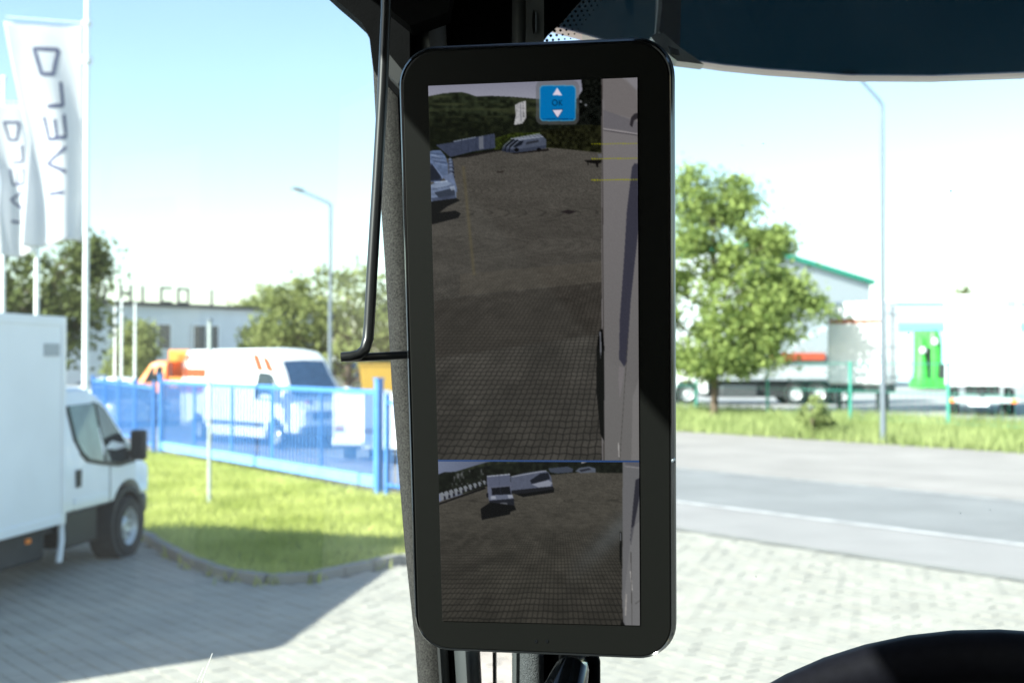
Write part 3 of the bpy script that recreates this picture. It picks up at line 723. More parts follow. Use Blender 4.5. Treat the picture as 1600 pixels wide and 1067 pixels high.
# yellow skip and white van behind the street lamp
t = thing('yellow_skip', 'yellow steel skip standing beyond the street lamp', 'skip', (at_z(594, 60), 60, 0), rad(10))
b = MB(); b.loft([[(x * .75, y, .3) for x, y in ((-1.0, -.9), (1.0, -.9), (1.0, .9), (-1.0, .9))], [(x, y, 2.1) for x, y in ((-1.0, -.9), (1.0, -.9), (1.0, .9), (-1.0, .9))]]); b.build('tub', YELLOW, t)
b = MB(); b.box((0, 0, 2.15), (2.1, 1.9, .1)); b.build('rim', YELLOW, t)
for s in (-1, 1): b = MB(); b.box((s * .55, 0, .15), (.2, 1.6, .3)); b.build('skid', CHASSIS, t)
cargo_van('distant white van parked between the street lamp and yellow skip', (at_z(560, 66), 66, 0), head(110), 4.6, 2.5, 3.4)

# ---- near box truck on the left
BT = (-5.82, 15.60, 0)
bt = thing('box_truck', 'white box truck with black wing mirror parked on the pavers', 'truck', BT, head(8))
V_ = Van([(-1.66, 2.10), (-.75, 2.14), (-.58, 2.08), (-.38, 1.96), (.22, 1.34), (.32, 1.27), (.72, 1.15), (.97, 1.0), (1.02, .80), (1.04, .72)],
         arch(.70, [(0, .42)], .50), [(-1.66, 1.0), (.2, 1.0), (.7, .93), (.95, .78), (1.04, .62)], 1.40, .13)
xs = sorted(set(list(np.linspace(-1.66, 1.0, 74)) + [1.04]))
V_.body(xs).build('cab', WHITE, bt, smooth=True)
sw = [(-1.32, 1.94), (-1.32, 1.56), (-1.23, 1.40), (-1.08, 1.31), (-.72, 1.25), (-.72, 1.95)]
for s in (-1, 1):
    o = V_.panel(sw, s, .030).build('side_window', CLEARV, bt)
    V_.panel([(-.66, 1.25), (-.28, 1.20), (.12, 1.22), (-.44, 1.86), (-.58, 1.94), (-.66, 1.95)], s, .032).build('quarter_window', GLASSD, bt)
    V_.panel([(-.72, 1.24), (-.66, 1.24), (-.66, 1.96), (-.72, 1.96)], s, .016).build('window_divider', BLACKP, bt)
    V_.panel([(-1.35, 1.94), (-1.32, 1.94), (-1.32, 1.56), (-1.23, 1.40), (-1.08, 1.31), (-.72, 1.25), (-.28, 1.20), (.12, 1.21), (.17, 1.17), (-.28, 1.15), (-.74, 1.21), (-1.10, 1.27), (-1.26, 1.37), (-1.35, 1.55)], s, .014).build('window_seal', BLACKP, bt)
    V_.panel([(-1.42, .73), (-1.405, .73), (-1.405, 1.9), (-1.42, 1.9)], s, .004, .01).build('door_seam', CHASSIS, bt)
    V_.panel([(-.52, .73), (-.505, .73), (-.505, 1.2), (-.52, 1.2)], s, .004, .01).build('door_seam', CHASSIS, bt)
    V_.panel([(-1.36, 1.00), (-1.26, 1.00), (-1.25, 1.20), (-1.37, 1.20)], s, .02, .03).build('door_handle', BLACKP, bt)
    V_.panel([(-1.4, .80), (-.55, .80), (-.55, .88), (-1.4, .88)], s, .012, .02).build('side_moulding', WHITE2, bt)
    mh = MB(); mh.box((-.02, s * 1.14, 1.40), (.13, .2, .38)); mi = mh.build('wing_mirror', BLACKP, bt, bevel=.04)
    mh = MB(); mh.bar((.0, s * .90, 1.26), (-.02, s * 1.08, 1.32), .06, .07); mh.build('mirror_arm', BLACKP, mi)
    mh = MB(); mh.box((.86, s * .66, .96), (.22, .26, .26)); mh.build('headlight', LAMPW, bt, bevel=.06)
    wheel(bt, 0, s * .90, .375, .24, s, rimr=.62)
    wheel(bt, -4.6, s * .92, .375, .24, s, rimr=.62)
    mh = MB(); mh.lathe([(.40, -.16), (.46, -.16), (.46, .16), (.40, .16), (.40, -.16)], (0, s * .84, .42), 'y', 24, False); mh.build('arch_liner', CHASSIS, bt)
V_.front(-.36, .24).build('windscreen', GLASSD, bt)
mh = MB(); mh.box((.94, 0, .56), (.16, 1.6, .28)); mh.build('bumper', DGREY, bt, bevel=.06)
mh = MB(); mh.box((1.02, 0, .98), (.06, .8, .18)); mh.build('grille', BLACKP, bt, bevel=.02)
mh = MB(); mh.box((-3.3, 0, .60), (7.4, 1.5, .22)); mh.build('chassis', CHASSIS, bt)
mh = MB(); mh.box((-1.0, 0, .50), (.8, 1.78, .42)); mh.build('cab_step', BLACKP, bt, bevel=.03)
mh = MB(); mh.box((-2.4, 0, .44), (1.3, 1.7, .42)); mh.build('dark_tank', CHASSIS, bt, bevel=.06)  # dark box added to close the see-through underside and keep it in shade
mh = MB(); mh.box((-6.2, 0, .45), (1.4, 1.6, .3)); mh.build('rear_underframe', CHASSIS, bt, bevel=.03)
mh = MB(); mh.box((-3.5, 0, .42), (.5, 1.6, .34)); mh.build('shade_box', CHASSIS, bt, bevel=.03)  # another added dark box, deepening the shade below the truck body
mh = MB(); mh.box((.0, 0, .5), (.7, 1.4, .5)); mh.build('engine_tray', CHASSIS, bt, bevel=.03)
mh = MB(); mh.box((-4.86, 0, 1.795), (6.24, 2.14, 2.29)); box = mh.build('box_body', WHITE2, bt, bevel=.03)
for s in (-1, 1):
    mh = MB(); mh.box((-1.785, s * 1.065, 1.795), (.09, .035, 2.31)); mh.build('corner_rail', STEEL if s > 0 else WHITE, box, bevel=.008)
    mh = MB(); mh.box((-4.86, s * 1.068, .70), (6.1, .03, .10)); mh.build('bottom_rail', WHITE2, box, bevel=.006)
    mh = MB(); mh.box((-4.86, s * 1.068, 2.90), (6.1, .03, .10)); mh.build('top_rail', WHITE2, box, bevel=.006)
    for x in (-2.5, -3.7, -5.0):
        mh = MB(); mh.box((x, s * 1.060, .555), (.09, .02, .05)); mh.build('side_marker', LAMPO, bt)
    mh = MB(); mh.box((-2.05, s * 1.074, 2.58), (.32, .012, .14)); mh.build('vent_plate', GREYW, box)
    mh = MB(); mh.tube([(-1.70, s * 1.0, .66), (-1.74, s * 1.03, .45), (-1.82, s * 1.04, .22)], .035, 10); mh.build('fender_stay', WHITE2, bt, smooth=True)
mh = MB(); mh.box((-1.70, 0, 1.5), (.06, 1.7, 1.0)); mh.build('bulkhead', CHASSIS, bt)

# ---- lorries in the lot on the right
Z0 = .3
lorry = thing('flatbed_lorry', 'long white lorry with grey low body parked behind the tree', 'lorry', (at_z(1068, 58), 58, Z0), head(-90))
V_ = Van([(-.95, 2.85), (-.9, 2.95), (.6, 2.95), (.9, 2.8), (1.15, 2.0), (1.25, 1.2), (1.28, .6)], arch(.5, [(0, .5)], .6), [(-.95, 1.2), (.8, 1.2), (1.28, 1.1)], 1.7, .06)
V_.body(list(np.linspace(-.95, 1.28, 40))).build('cab', WHITE, lorry, smooth=True)
for s in (-1, 1):
    V_.panel([(-.4, 1.75), (.7, 1.75), (.72, 2.45), (-.4, 2.5)], s).build('side_window', GLASSD, lorry)
    for x in (0, -5.0, -6.1, -7.2): wheel(lorry, x, s * 1.05, .5, .3, s)
    b = MB(); b.box((-2.4, s * 1.0, .62), (1.7, .5, .55)); b.build('dark_tank', DGREY, lorry, bevel=.08)
    b = MB(); b.box((-3.9, s * .80, .72), (6.0, .06, .75)); b.build('shade_skirt', CHASSIS, lorry)  # dark skirt added in place of the shadow band beneath the lorry
b = MB(); b.box((-3.7, 0, .92), (8.0, 1.0, .28)); b.build('chassis', CHASSIS, lorry)
b = MB(); b.box((-4.6, 0, 1.55), (6.9, 2.4, .75)); b.build('flatbed', GREYW, lorry, bevel=.04)
b = MB(); b.prism([(-4.4, 1.95), (-8.0, 1.95), (-8.0, 4.0), (-7.3, 4.0), (-5.0, 2.9)], 'y', -1.15, 2.3); b.build('tarpaulin', mat('grey_tarpaulin', (.27, .31, .33), .7, bump=.5, bscale=3), lorry, bevel=.15)
b = MB(); b.box((-5.1, 1.32, 2.22), (2.5, .25, .36)); b.build('loading_beam', REDB, lorry, bevel=.03)

cc = at(1385, 560, 47.5)
sb = thing('swap_body', 'white container with orange stripe on stands behind the lamp post', 'container', (cc.x, cc.y, Z0), rad(62))
b = MB(); b.box((1.25, 1.15, 2.75), (2.5, 2.3, 3.25)); bb = b.build('box_body', WHITE, sb, bevel=.12)
b = MB(); b.box((1.25, 1.15, .95), (2.2, 2.1, .3)); b.build('chassis', CHASSIS, sb)
for x, y in ((.4, .4), (2.1, .4), (.4, 1.9), (2.1, 1.9)):
    b = MB(); b.tube([(x, y, 0), (x, y, .9)], .09, 10); b.build('support_leg', CHASSIS, sb)
b = MB(); b.box((-.012, 1.2, 3.6), (.02, 2.0, .14)); b.build('stripe', STRIPE, bb)
for z in (1.4, 2.6, 3.9):
    b = MB(); b.box((1.25, -.02, z), (2.2, .04, .05)); b.build('door_bar', STEEL, bb)
b = MB(); b.box((1.25, -.01, 2.75), (.05, .05, 3.0)); b.build('door_seam', CHASSIS, bb)

gm = thing('green_machine', 'bright green machine with round hopper between two white containers', 'machine', (at_z(1450, 82), 82, Z0)); gm.scale = (1.25, 1.25, 1.3)
b = MB(); b.box((0, 0, .35), (1.5, 1.6, .5)); b.build('base', GREENM, gm, bevel=.05)
b = MB(); b.box((.15, .75, 1.75), (1.35, .12, 2.7)); b.build('back_panel', mat('light_green_panel', (.12, .50, .12), .5), gm, bevel=.02)
b = MB(); b.lathe([(.40, .6), (.40, 2.2), (.36, 2.7), (.24, 3.0), (.04, 3.1)], (.32, 0, 0), n=18); b.build('tower', GREENM, gm, smooth=True)
b = MB(); b.lathe([(.46, .6), (.40, 1.0), (.28, 1.7), (.22, 2.3), (.16, 2.7), (.03, 2.8)], (-.36, 0, 0), n=18); b.build('chute', GREENM, gm, smooth=True)
b = MB(); b.box((-.03, -.2, 1.4), (.1, .3, 1.6)); b.build('dark_gap', CHASSIS, gm)  # dark box filling the gap between tower and chute
for x, z in ((.22, 2.5), (-.42, 2.05)):
    b = MB(); b.lathe([(.02, 0), (.17, 0), (.17, -.05), (.1, -.08)], (x, -.42, z), 'y', 16); b.build('round_lamp', LAMPW, gm)
b = MB(); b.box((.6, -.5, .9), (.35, .5, .9)); b.build('motor', CHASSIS, gm, bevel=.04)

cl = at(1477, 560, 45.5); tr_h = rad(-20.5)
tc_ = thing('semi_trailer', 'large white box trailer with rear bumper plate at the right edge', 'trailer', (cl.x, cl.y, Z0), tr_h)
b = MB(); b.box((1.28, 5.0, 2.82), (2.56, 10.0, 3.36)); bb = b.build('box_body', WHITE, tc_, bevel=.03)
b = MB(); b.box((1.28, 4.9, .95), (1.2, 9.4, .3)); b.build('chassis', CHASSIS, tc_)
b = MB(); b.box((1.28, -.06, .62), (2.5, .1, .2)); b.build('underrun_bar', GREYW, tc_, bevel=.01)
for x in (.2, 2.36): b = MB(); b.box((x, -.12, .60), (.18, .06, .14)); b.build('lamp', LAMPO, tc_)
b = MB(); b.box((1.15, -.13, .52), (.7, .03, .22)); b.build('number_plate', WHITE2, tc_)
for x in (.35, 1.28, 2.2): b = MB(); b.box((x, -.02, .86), (.12, .08, .34)); b.build('bracket', CHASSIS, tc_)
for x in (.02, 1.28, 2.54): b = MB(); b.box((x, -.015, 2.82), (.05, .04, 3.3)); b.build('door_post', WHITE2, bb)
for x in (.8, 1.75): b = MB(); b.tube([(x, -.05, 1.2), (x, -.05, 4.4)], .025, 8); b.build('lock_rod', WHITE2, bb)
b = MB(); b.box((1.0, -.012, 4.05), (1.6, .02, .04)); b.build('stripe', mat('pale_yellow_film', (.8, .7, .4), .5), bb)
b = MB(); b.box((2.28, -.012, 4.15), (.35, .02, .3)); b.build('plate', mat('pale_blue_film', (.2, .45, .7), .5), bb)
for s in (.28, 2.28):
    for y in (2.0, 3.3, 4.6):
        wheel(tc_, s, y, .5, .3, -1 if s < 1 else 1) if False else None
        b = MB(); b.lathe([(.05, -.15), (.46, -.15), (.5, -.1), (.5, .1), (.46, .15), (.05, .15)], (s, y, .5), 'x', 22); b.build('wheel', RUBBER, tc_, smooth=True)
b = MB(); b.box((1.95, .35, .28), (.16, .16, .56)); b.build('support_leg', CHASSIS, tc_)

# ------------------------------------------------------------------ own cab
CH = rad(25.0); CF = Vector((math.sin(CH), math.cos(CH), 0)); CL_ = Vector((-math.cos(CH), math.sin(CH), 0))
def cw(u, v, z): p = CF * u + CL_ * v; return Vector((p.x, p.y, z))
DV = .53                                   # the driver's window plane
TRIM = mat('black_trim', (.004, .0042, .0045), .7, var=.25, scale=40, bump=.1, bscale=900, spec=.03)
GRAIN = mat('grained_trim', (.022, .022, .021), .8, var=.7, scale=700, bump=.5, bscale=1800, col2=(.06, .058, .054), spec=.3)
GREYT = mat('grey_trim', (.05, .056, .058), .5, var=.08, scale=30)
GREYT2 = mat('dark_grey_trim', (.018, .02, .021), .55, var=.1, scale=30)
LEATHER = mat('grained_leather', (.05, .056, .06), .55, var=.15, scale=200, bump=.5, bscale=1100)
HEADL = mat('roof_cloth', (.045, .045, .045), .95, var=.15, scale=60)
cab = thing('truck_cab', 'dark truck cab interior with pillar between side window and windscreen', 'truck cab', (0.3, .5, 1.2))

def cbox(name, u0, u1, v0, v1, z0, z1, m, bevel=0):
    b = MB(); b.add([cw(u, v, z) for z in (z0, z1) for u, v in ((u0, v0), (u1, v0), (u1, v1), (u0, v1))],
                    [(3, 2, 1, 0), (4, 5, 6, 7), (0, 1, 5, 4), (1, 2, 6, 5), (2, 3, 7, 6), (3, 0, 4, 7)])
    return b.build(name, m, cab, world=True, bevel=bevel)
def slab(name, Lp, Rp, th, m, parent, bevel=0, smooth=False, bulge=0.):
    """solid strip between two rows of (px, py, depth)"""
    b = MB(); rings = []
    for l, r in zip(Lp, Rp):
        a = at(*l); c = at(*r); q = [a]
        for k in (.25, .5, .75):
            pnt = a.lerp(c, k); pnt.y -= bulge * 4 * k * (1 - k); q.append(pnt)
        q.append(c); q2 = [p + Vector((0, th, 0)) for p in q[::-1]]
        rings.append(q + q2)
    b.loft(rings); return b.build(name, m, parent, world=True, bevel=bevel, smooth=smooth)
def poly_slab(name, pts, d, th, m, parent):
    P = [at(x, y, d) for x, y in pts]; n = len(P); b = MB()
    b.add(P + [p + Vector((0, th, 0)) for p in P], [list(range(n)), list(range(n, 2 * n))[::-1]] + [(i, (i + 1) % n, n + (i + 1) % n, n + i) for i in range(n)])
    return b.build(name, m, parent, world=True)

# shell
cbox('roof_panel', -1.5, .86, -1.9, .56, 2.97, 3.03, HEADL)
cbox('rear_panel', -1.5, -1.45, -1.9, .56, 1.2, 2.97, HEADL)
cbox('floor_panel', -1.5, .98, -1.9, .56, 1.2, 1.26, TRIM)
cbox('passenger_door', -1.45, .85, -1.95, -1.9, 1.26, 2.15, TRIM)
cbox('passenger_door_top', -1.45, .85, -1.95, -1.9, 2.76, 2.97, TRIM)
cbox('passenger_rear_pillar', -1.45, -.4, -1.95, -1.9, 2.15, 2.76, TRIM)
cbox('driver_door', -.5, .80, DV - .02, DV + .06, 1.26, 2.10, TRIM, .01)
b = MB(); rl = [(-.62, 2.97), (-.62, 2.882), (.60, 2.882), (.72, 2.845), (.80, 2.822), (.88, 2.815), (.88, 2.97)]
n = len(rl); b.add([cw(u, DV - .005, z) for u, z in rl] + [cw(u, DV + .03, z) for u, z in rl], [list(range(n)), list(range(n, 2 * n))[::-1]] + [(i, (i + 1) % n, n + (i + 1) % n, n + i) for i in range(n)])
b.build('door_top_rail', TRIM, cab, world=True)
cbox('rear_side_panel', -1.45, -.5, DV - .005, DV + .03, 1.26, 2.97, HEADL)
cbox('windscreen_header', .86, .93, -1.9, .30, 2.86, 3.03, TRIM)
cbox('dashboard', .80, 1.02, -1.9, .36, 1.6, 2.09, TRIM, .03)
cbox('front_panel', .93, 1.04, -1.9, .36, 1.2, 1.6, TRIM)
# panes
b = MB(); P = [cw(-.5, DV + .012, 2.05), cw(.99, DV + .012, 2.05), cw(.99, DV + .012, 2.90), cw(-.5, DV + .012, 2.90)]
b.add(P, [(0, 1, 2, 3)]); b.build('side_window', PANE, cab, world=True)
b = MB(); vs = []; N = 24
for i in range(N + 1):
    v = .33 - (.33 + 1.88) * i / N; u = .97 - .13 * ((v + .78) / 1.1) ** 2 * (1 if v > -.78 else .6)
    vs += [cw(u + .04, v, 2.02), cw(u - .02, v, 2.90)]
b.add(vs, [(2 * i, 2 * i + 1, 2 * i + 3, 2 * i + 2) for i in range(N)])
ws = b.build('windscreen', PANE, cab, world=True, smooth=True)

# A-pillar columns, left to right
D = .945
sealL = [(566, -120), (577, 58), (583, 110), (590, 250), (602, 420), (612, 600), (632, 850), (648, 1000), (653, 1067), (664, 1220)]
slab('door_seal', [(x, y, D) for x, y in sealL], [(x + 36, y, D - .006) for x, y in sealL], .06, GRAIN, cab, smooth=True, bulge=.006)
def column(name, xt, xb, m, w=None, d=D, th=.05, bulge=.004, y0=-140, y1=1240):
    a0, a1 = xt; b0, b1 = xb; k = lambda a, b_, y: a + (b_ - a) * (y / 1067.)
    ys = [y0 + (y1 - y0) * i / 6 for i in range(7)]
    return slab(name, [(k(a0, b0, y), y, d) for y in ys], [(k(a1, b1, y), y, d) for y in ys], th, m, cab, smooth=True, bulge=bulge)
column('pillar_panel', (610, 640), (680, 703), GREYT2, bulge=.008)
column('pillar_channel', (638, 642), (702, 714), TRIM, d=D + .004)
column('pillar_panel', (642, 694), (713, 749), GREYT, bulge=.010)
column('pillar_core', (690, 800), (748, 801), TRIM, d=D + .01, y1=700)
column('pillar_seam', (760, 772), (770, 775), GREYT, d=D + .02, y0=690)
column('pillar_edge', (800, 824), (800, 813), GREYT, d=D + .006)
column('pillar_lining', (822, 850), (812, 850), LEATHER, d=D, bulge=.006)
column('windscreen_surround', (850, 868), (849, 936), TRIM, d=D + .012, y0=300)
# plate with slot near the top of the lining
pl = slab('clip_plate', [(822, -120, .935), (822, 66, .935)], [(850, -120, .935), (850, 66, .935)], .02, GREYT, cab)
b = MB(); b.loft([[at(834 + 3.2 * math.cos(a) * .8, 35 + 19 * math.sin(a), .9345 - h) for a in np.linspace(0, 2 * math.pi, 16, endpoint=False)] for h in (0, .002)]); b.build('slot', TRIM, cab, world=True)
b = MB(); b.loft([[at(837.3 + 1.0 * math.cos(a), 35 + 17 * math.sin(a), .9335 - h) for a in np.linspace(0, 2 * math.pi, 12, endpoint=False)] for h in (0, .001)]); b.build('slot_edge', STEEL, cab, world=True)
# upper corner of the door frame and header trim
poly_slab('door_frame_corner', [(470, -80), (500, -22), (523, -1), (548, 20), (566, 37), (577, 58), (584, 110), (622, 150), (640, 110), (640, -80)], .925, .03, TRIM, cab)
poly_slab('header_trim', [(600, -90), (600, 8), (640, 40), (650, 38), (700, 20), (720, -90)], .90, .03, TRIM, cab)
poly_slab('pillar_bracket', [(607, 84), (605, 114), (622, 132), (630, 112)], .90, .03, GREYT2, cab)
# ceramic band on the windscreen with its dots
DW = .985
poly_slab('frit_band', [(845, -160), (950, -160), (918, -20), (908, 2), (893, 18), (880, 34), (868, 44), (856, 55), (848, 66), (845, 300)], DW, .003, TRIM, cab)
b = MB()
for row in range(5):
    for k in range(16):
        s = -40 + k * 7.4 + (3.7 if row % 2 else 0)
        bx = 918 - (918 - 850) * max(0, (s + 20)) / 85 if s > -20 else 918 + (-20 - s) * .25
        x = bx + 3.5 + row * 6.3; y = s + row * 3.0; rr = 2.5 - row * .33
        b.loft([[at(x + rr * math.cos(a), y + rr * math.sin(a), DW - h) for a in np.linspace(0, 2 * math.pi, 12, endpoint=False)] for h in (0, .0006)])
struct(b.build('frit_dots', TRIM, cab, world=True), 'stuff')
# specks of dirt on the glass
DUST = mat('dirt_speck', (.7, .7, .68), .9)
b = MB(); rr_ = random.Random(4)
for (x, y) in [(1290, 582), (1299, 589), (1187, 327), (1308, 605), (1312, 596), (1137, 330), (1180, 400), (1350, 440), (1420, 520)] + [(rr_.uniform(1070, 1590), rr_.uniform(140, 960)) for _ in range(10)]:
    s = rr_.uniform(.4, .9); p = [at(x + s * rr_.uniform(.6, 1.4) * math.cos(a), y + s * rr_.uniform(.6, 1.8) * math.sin(a), .93) for a in np.linspace(0, 2 * math.pi, 7, endpoint=False)]
    b.add(p + [q + Vector((0, .001, 0)) for q in p], [list(range(7)), list(range(7, 14))[::-1]] + [(i, (i + 1) % 7, 7 + (i + 1) % 7, 7 + i) for i in range(7)])
for (x0, y0, x1, y1) in [(332, 1020, 314, 1066), (318, 1042, 308, 1064)]:
    b.bar(at(x0, y0, .70), at(x1, y1, .70), .0007, .0004)
struct(b.build('glass_dirt', DUST, cab, world=True), 'stuff')

# grab handle below the display
gh = thing('grab_handle', 'dark glossy grab handle at the pillar foot below the display', 'handle', tuple(at(880, 1180, .87)))
GLOSSB = mat('gloss_black', (.008, .009, .010), .12, var=.1)
b = MB(); b.tube([at(868, 1260, .90), at(872, 1150, .875), at(880, 1085, .868), at(892, 1052, .878), at(902, 1040, .91)], [.016, .0165, .0165, .013, .009], 16)
b.build('grip', GLOSSB, gh, smooth=True, world=True)
b = MB(); b.box(at(905, 1045, .93), (.03, .04, .03)); b.build('mount', TRIM, gh, world=True, bevel=.005)

# exterior smoked visor above the windscreen
vz = thing('sun_visor', 'smoked blue exterior sun visor hanging above the windscreen', 'sun visor', tuple(at(1300, 120, 1.25)))
vb = [(858, 38), (890, 46), (925, 56), (990, 76), (1062, 90), (1130, 100), (1200, 107), (1330, 116), (1460, 117), (1600, 112), (1800, 100), (2300, 60)]
VD = lambda x: 1.22 - (x - 860) / 1440 * .25
b = MB(); rings = []
for (x, y) in vb:
    tp = at(x + (20 if x < 900 else 0), -260, VD(x) - .12); bt_ = at(x, y, VD(x)); rings.append([tp, bt_, bt_ + Vector((0, .006, 0)), tp + Vector((0, .006, 0))])
b.loft(rings); b.build('tinted_panel', VISORM, vz, world=True)
EDGE = mat('visor_edge', (.72, .58, .58), .35, var=.12, scale=20)
b = MB(); rings = []
for (x, y) in vb:
    p = at(x, y + 2.2, VD(x) - .002); q = at(x, y + 7.4, VD(x) + .016); rings.append([p, q, q + Vector((0, .012, 0)), p + Vector((0, .012, 0))])
b.loft(rings); b.build('edge_lip', EDGE, vz, world=True)
BRK = mat('bracket_metal', (.34, .33, .31), .35, metal=.6, var=.25, scale=60)
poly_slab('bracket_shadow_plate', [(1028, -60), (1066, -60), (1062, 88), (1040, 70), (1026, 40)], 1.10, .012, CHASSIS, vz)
poly_slab('bracket_strap', [(1030, -60), (1036, -60), (1034, 14), (1030, 50), (1024, 54), (1028, 14)], 1.085, .008, BRK, vz)
poly_slab('bracket_foot', [(1017, 58), (1026, 52), (1036, 52), (1062, 74), (1088, 92), (1100, 101), (1058, 96), (1024, 68)], 1.08, .02, BRK, vz)
poly_slab('bracket_screw', [(1044, 72), (1060, 78), (1062, 86), (1048, 84)], 1.078, .004, CHASSIS, vz)

# steering wheel
swl = thing('steering_wheel', 'black leather steering wheel rim at the bottom right', 'steering wheel', (.2613, .6301, 2.05))
SC = Vector((.2613, .6301, 2.184)); T_ = rad(35); A1 = CL_; A2 = CF * math.cos(T_) + Vector((0, 0, math.sin(T_))); NN = A2.cross(A1)
SKIN = mat('wheel_leather', (.006, .006, .009), .55, var=.15, scale=150, bump=.04, bscale=1500, spec=.12)
def rim_seg(a0, a1, r_, m, name):
    b = MB(); rings = []
    for i in range(49):
        a = a0 + (a1 - a0) * i / 48; ra = A1 * math.cos(a) + A2 * math.sin(a); c = SC + ra * .213
        rings.append([c + ra * (r_ * math.cos(t)) + NN * (r_ * 1.1 * math.sin(t)) for t in np.linspace(0, 2 * math.pi, 14, endpoint=False)])
    b.loft(rings); return b.build(name, m, swl, smooth=True, world=True)
rim_seg(rad(100), rad(452), .0172, SKIN, 'rim')
rim_seg(rad(93.0), rad(99.4), .0170, SKIN, 'rim_section')
b = MB(); b.tube([SC - NN * .06, SC - NN * .01], .085, 24); b.build('hub', BLACKP, swl, smooth=True, world=True)
for a in (rad(180), rad(0), rad(270)):
    ra = A1 * math.cos(a) + A2 * math.sin(a); b = MB(); b.bar(SC + ra * .06 - NN * .03, SC + ra * .208, .045, .02); b.build('spoke', BLACKP, swl, world=True, bevel=.006)
b = MB(); b.tube([SC - NN * .06, SC - NN * .42], .045, 16); b.build('column', BLACKP, swl, world=True)

# bent rod hanging beside the display
rod = thing('bent_rod', 'thin black bent rod hanging left of the display screen', 'rod', tuple(at(575, 560, .80)))
RODM = mat('black_rod', (.012, .013, .014), .32, var=.1)
pth = [at(604, -60, .815), at(603, 20, .815), at(598, 140, .815), at(590, 280, .812), at(581, 430, .808), at(577, 505, .806), at(575, 530, .805), at(570, 546, .803), at(561, 554, .801), at(548, 557, .80), at(533, 558, .80)]
b = MB(); b.tube(pth, [.0034, .0034, .0036, .0036, .0037, .0037, .0037, .0036, .0034, .0033, .0031], 14); b.build('upright', RODM, rod, smooth=True, world=True)
b = MB(); b.tube([at(540, 559.5, .805), at(590, 557, .812), at(640, 554, .83)], .0027, 12); b.build('crossbar', RODM, rod, smooth=True, world=True)

# ------------------------------------------------------------------ mirror display
q = [(670, 135), (996, 122), (1000, 975), (692, 968)]
R3 = np.array([tuple(ray(*c)) for c in q]); Am = np.stack([R3[0], -R3[1], R3[2], -R3[3]], 1)
dep = np.linalg.svd(Am)[2][-1]; dep = dep / dep.mean() * .78
SCN = [EYE + Vector(R3[i]) * dep[i] for i in range(4)]
ea = (SCN[1] - SCN[0]); SW = ea.length; ea.normalize(); eb0 = SCN[3] - SCN[0]; en = ea.cross(eb0).normalized()
if en.y > 0: en = -en                       # towards the viewer
eb = (eb0 - ea * eb0.dot(ea)); SH = eb.length; eb.normalize()
def on_disp(px, py):
    r_ = ray(px, py); t_ = (SCN[0] - EYE).dot(en) / r_.dot(en); p = EYE + r_ * t_ - SCN[0]; return p.dot(ea), p.dot(eb)
def dpt(a, b_, n=0.): return SCN[0] + ea * a + eb * b_ + en * n
disp = thing('mirror_display', 'tall black camera mirror display showing two rear views', 'display', tuple(dpt(SW / 2, SH * 1.07, 0)))
oc = [on_disp(*c) for c in ((619, 74), (1054, 55), (1057, 1034), (647, 1017))]
def rounded(cn, r, n=10):
    out = []; m_ = len(cn)
    for i in range(m_):
        p = Vector(cn[i]); a = Vector(cn[i - 1]); c = Vector(cn[(i + 1) % m_])
        s0 = p + (a - p).normalized() * r; s1 = p + (c - p).normalized() * r
        for k in range(n + 1):
            t_ = k / n; w = .92
            d_ = (1 - t_) ** 2 + 2 * w * .78 * t_ * (1 - t_) + t_ ** 2
            out.append((s0 * (1 - t_) ** 2 + p * (2 * w * .78 * t_ * (1 - t_)) + s1 * t_ ** 2) / d_)
    return out
def inset(cn, k):
    cx_ = sum(c[0] for c in cn) / 4; cy_ = sum(c[1] for c in cn) / 4
    return [(c[0] + (k if c[0] < cx_ else -k), c[1] + (k if c[1] < cy_ else -k)) for c in cn]
HOUS = mat('display_housing', (.014, .016, .018), .36, var=.1)
RIMM = mat('display_rim', (.010, .011, .012), .12, var=.1)
BEZ = mat('display_bezel', (.0068, .0072, .0066), .42, var=.04, scale=5, spec=.18)
b = MB(); b.loft([[dpt(p.x, p.y, n_) for p in rounded(inset(oc, k), r_)] for k, r_, n_ in ((.010, .018, -.038), (.003, .022, -.034), (.0, .024, -.020), (.0, .024, -.006), (.0013, .0232, -.0018), (.0030, .0215, .0004))])
b.build('housing', HOUS, disp, smooth=True, world=True)
b = MB(); b.loft([[dpt(p.x, p.y, n_) for p in rounded(inset(oc, k), r_)] for k, r_, n_ in ((.0036, .021, .0002), (.0036, .021, .0009), (.0042, .021, .0012))])
b.build('bezel', BEZ, disp, world=True)
b = MB()
ro = rounded(inset(oc, .0014), .0232); ri = rounded(inset(oc, .0034), .0215); n = len(ro)
vs = [dpt(p.x, p.y, -.0006) for p in ro] + [dpt(p.x, p.y, .0014) for p in [(o_ + i_) / 2 for o_, i_ in zip(ro, ri)]] + [dpt(p.x, p.y, .0006) for p in ri]
b.add(vs, [(k * n + i, k * n + (i + 1) % n, (k + 1) * n + (i + 1) % n, (k + 1) * n + i) for k in (0, 1) for i in range(n)])
b.build('edge_rim', RIMM, disp, smooth=True, world=True)
for px_ in (838, 855):
    a_, c_ = on_disp(px_, 1000); b = MB()
    b.loft([[dpt(a_ + .0011 * math.cos(t_), c_ + .0013 * math.sin(t_), n_) for t_ in np.linspace(0, 2 * math.pi, 12, endpoint=False)] for n_ in (.0010, .0015)]); b.build('sensor_hole', GLOSSB, disp, world=True)
a_, c_ = on_disp(1052, 719); b = MB()
b.loft([[dpt(a_ + r_ * math.cos(t_), c_ + r_ * math.sin(t_), n_) for t_ in np.linspace(0, 2 * math.pi, 10, endpoint=False)] for r_, n_ in ((.0013, -.003), (.0013, .0016), (.0006, .0022))]); b.build('edge_pin', STEEL, disp, world=True)
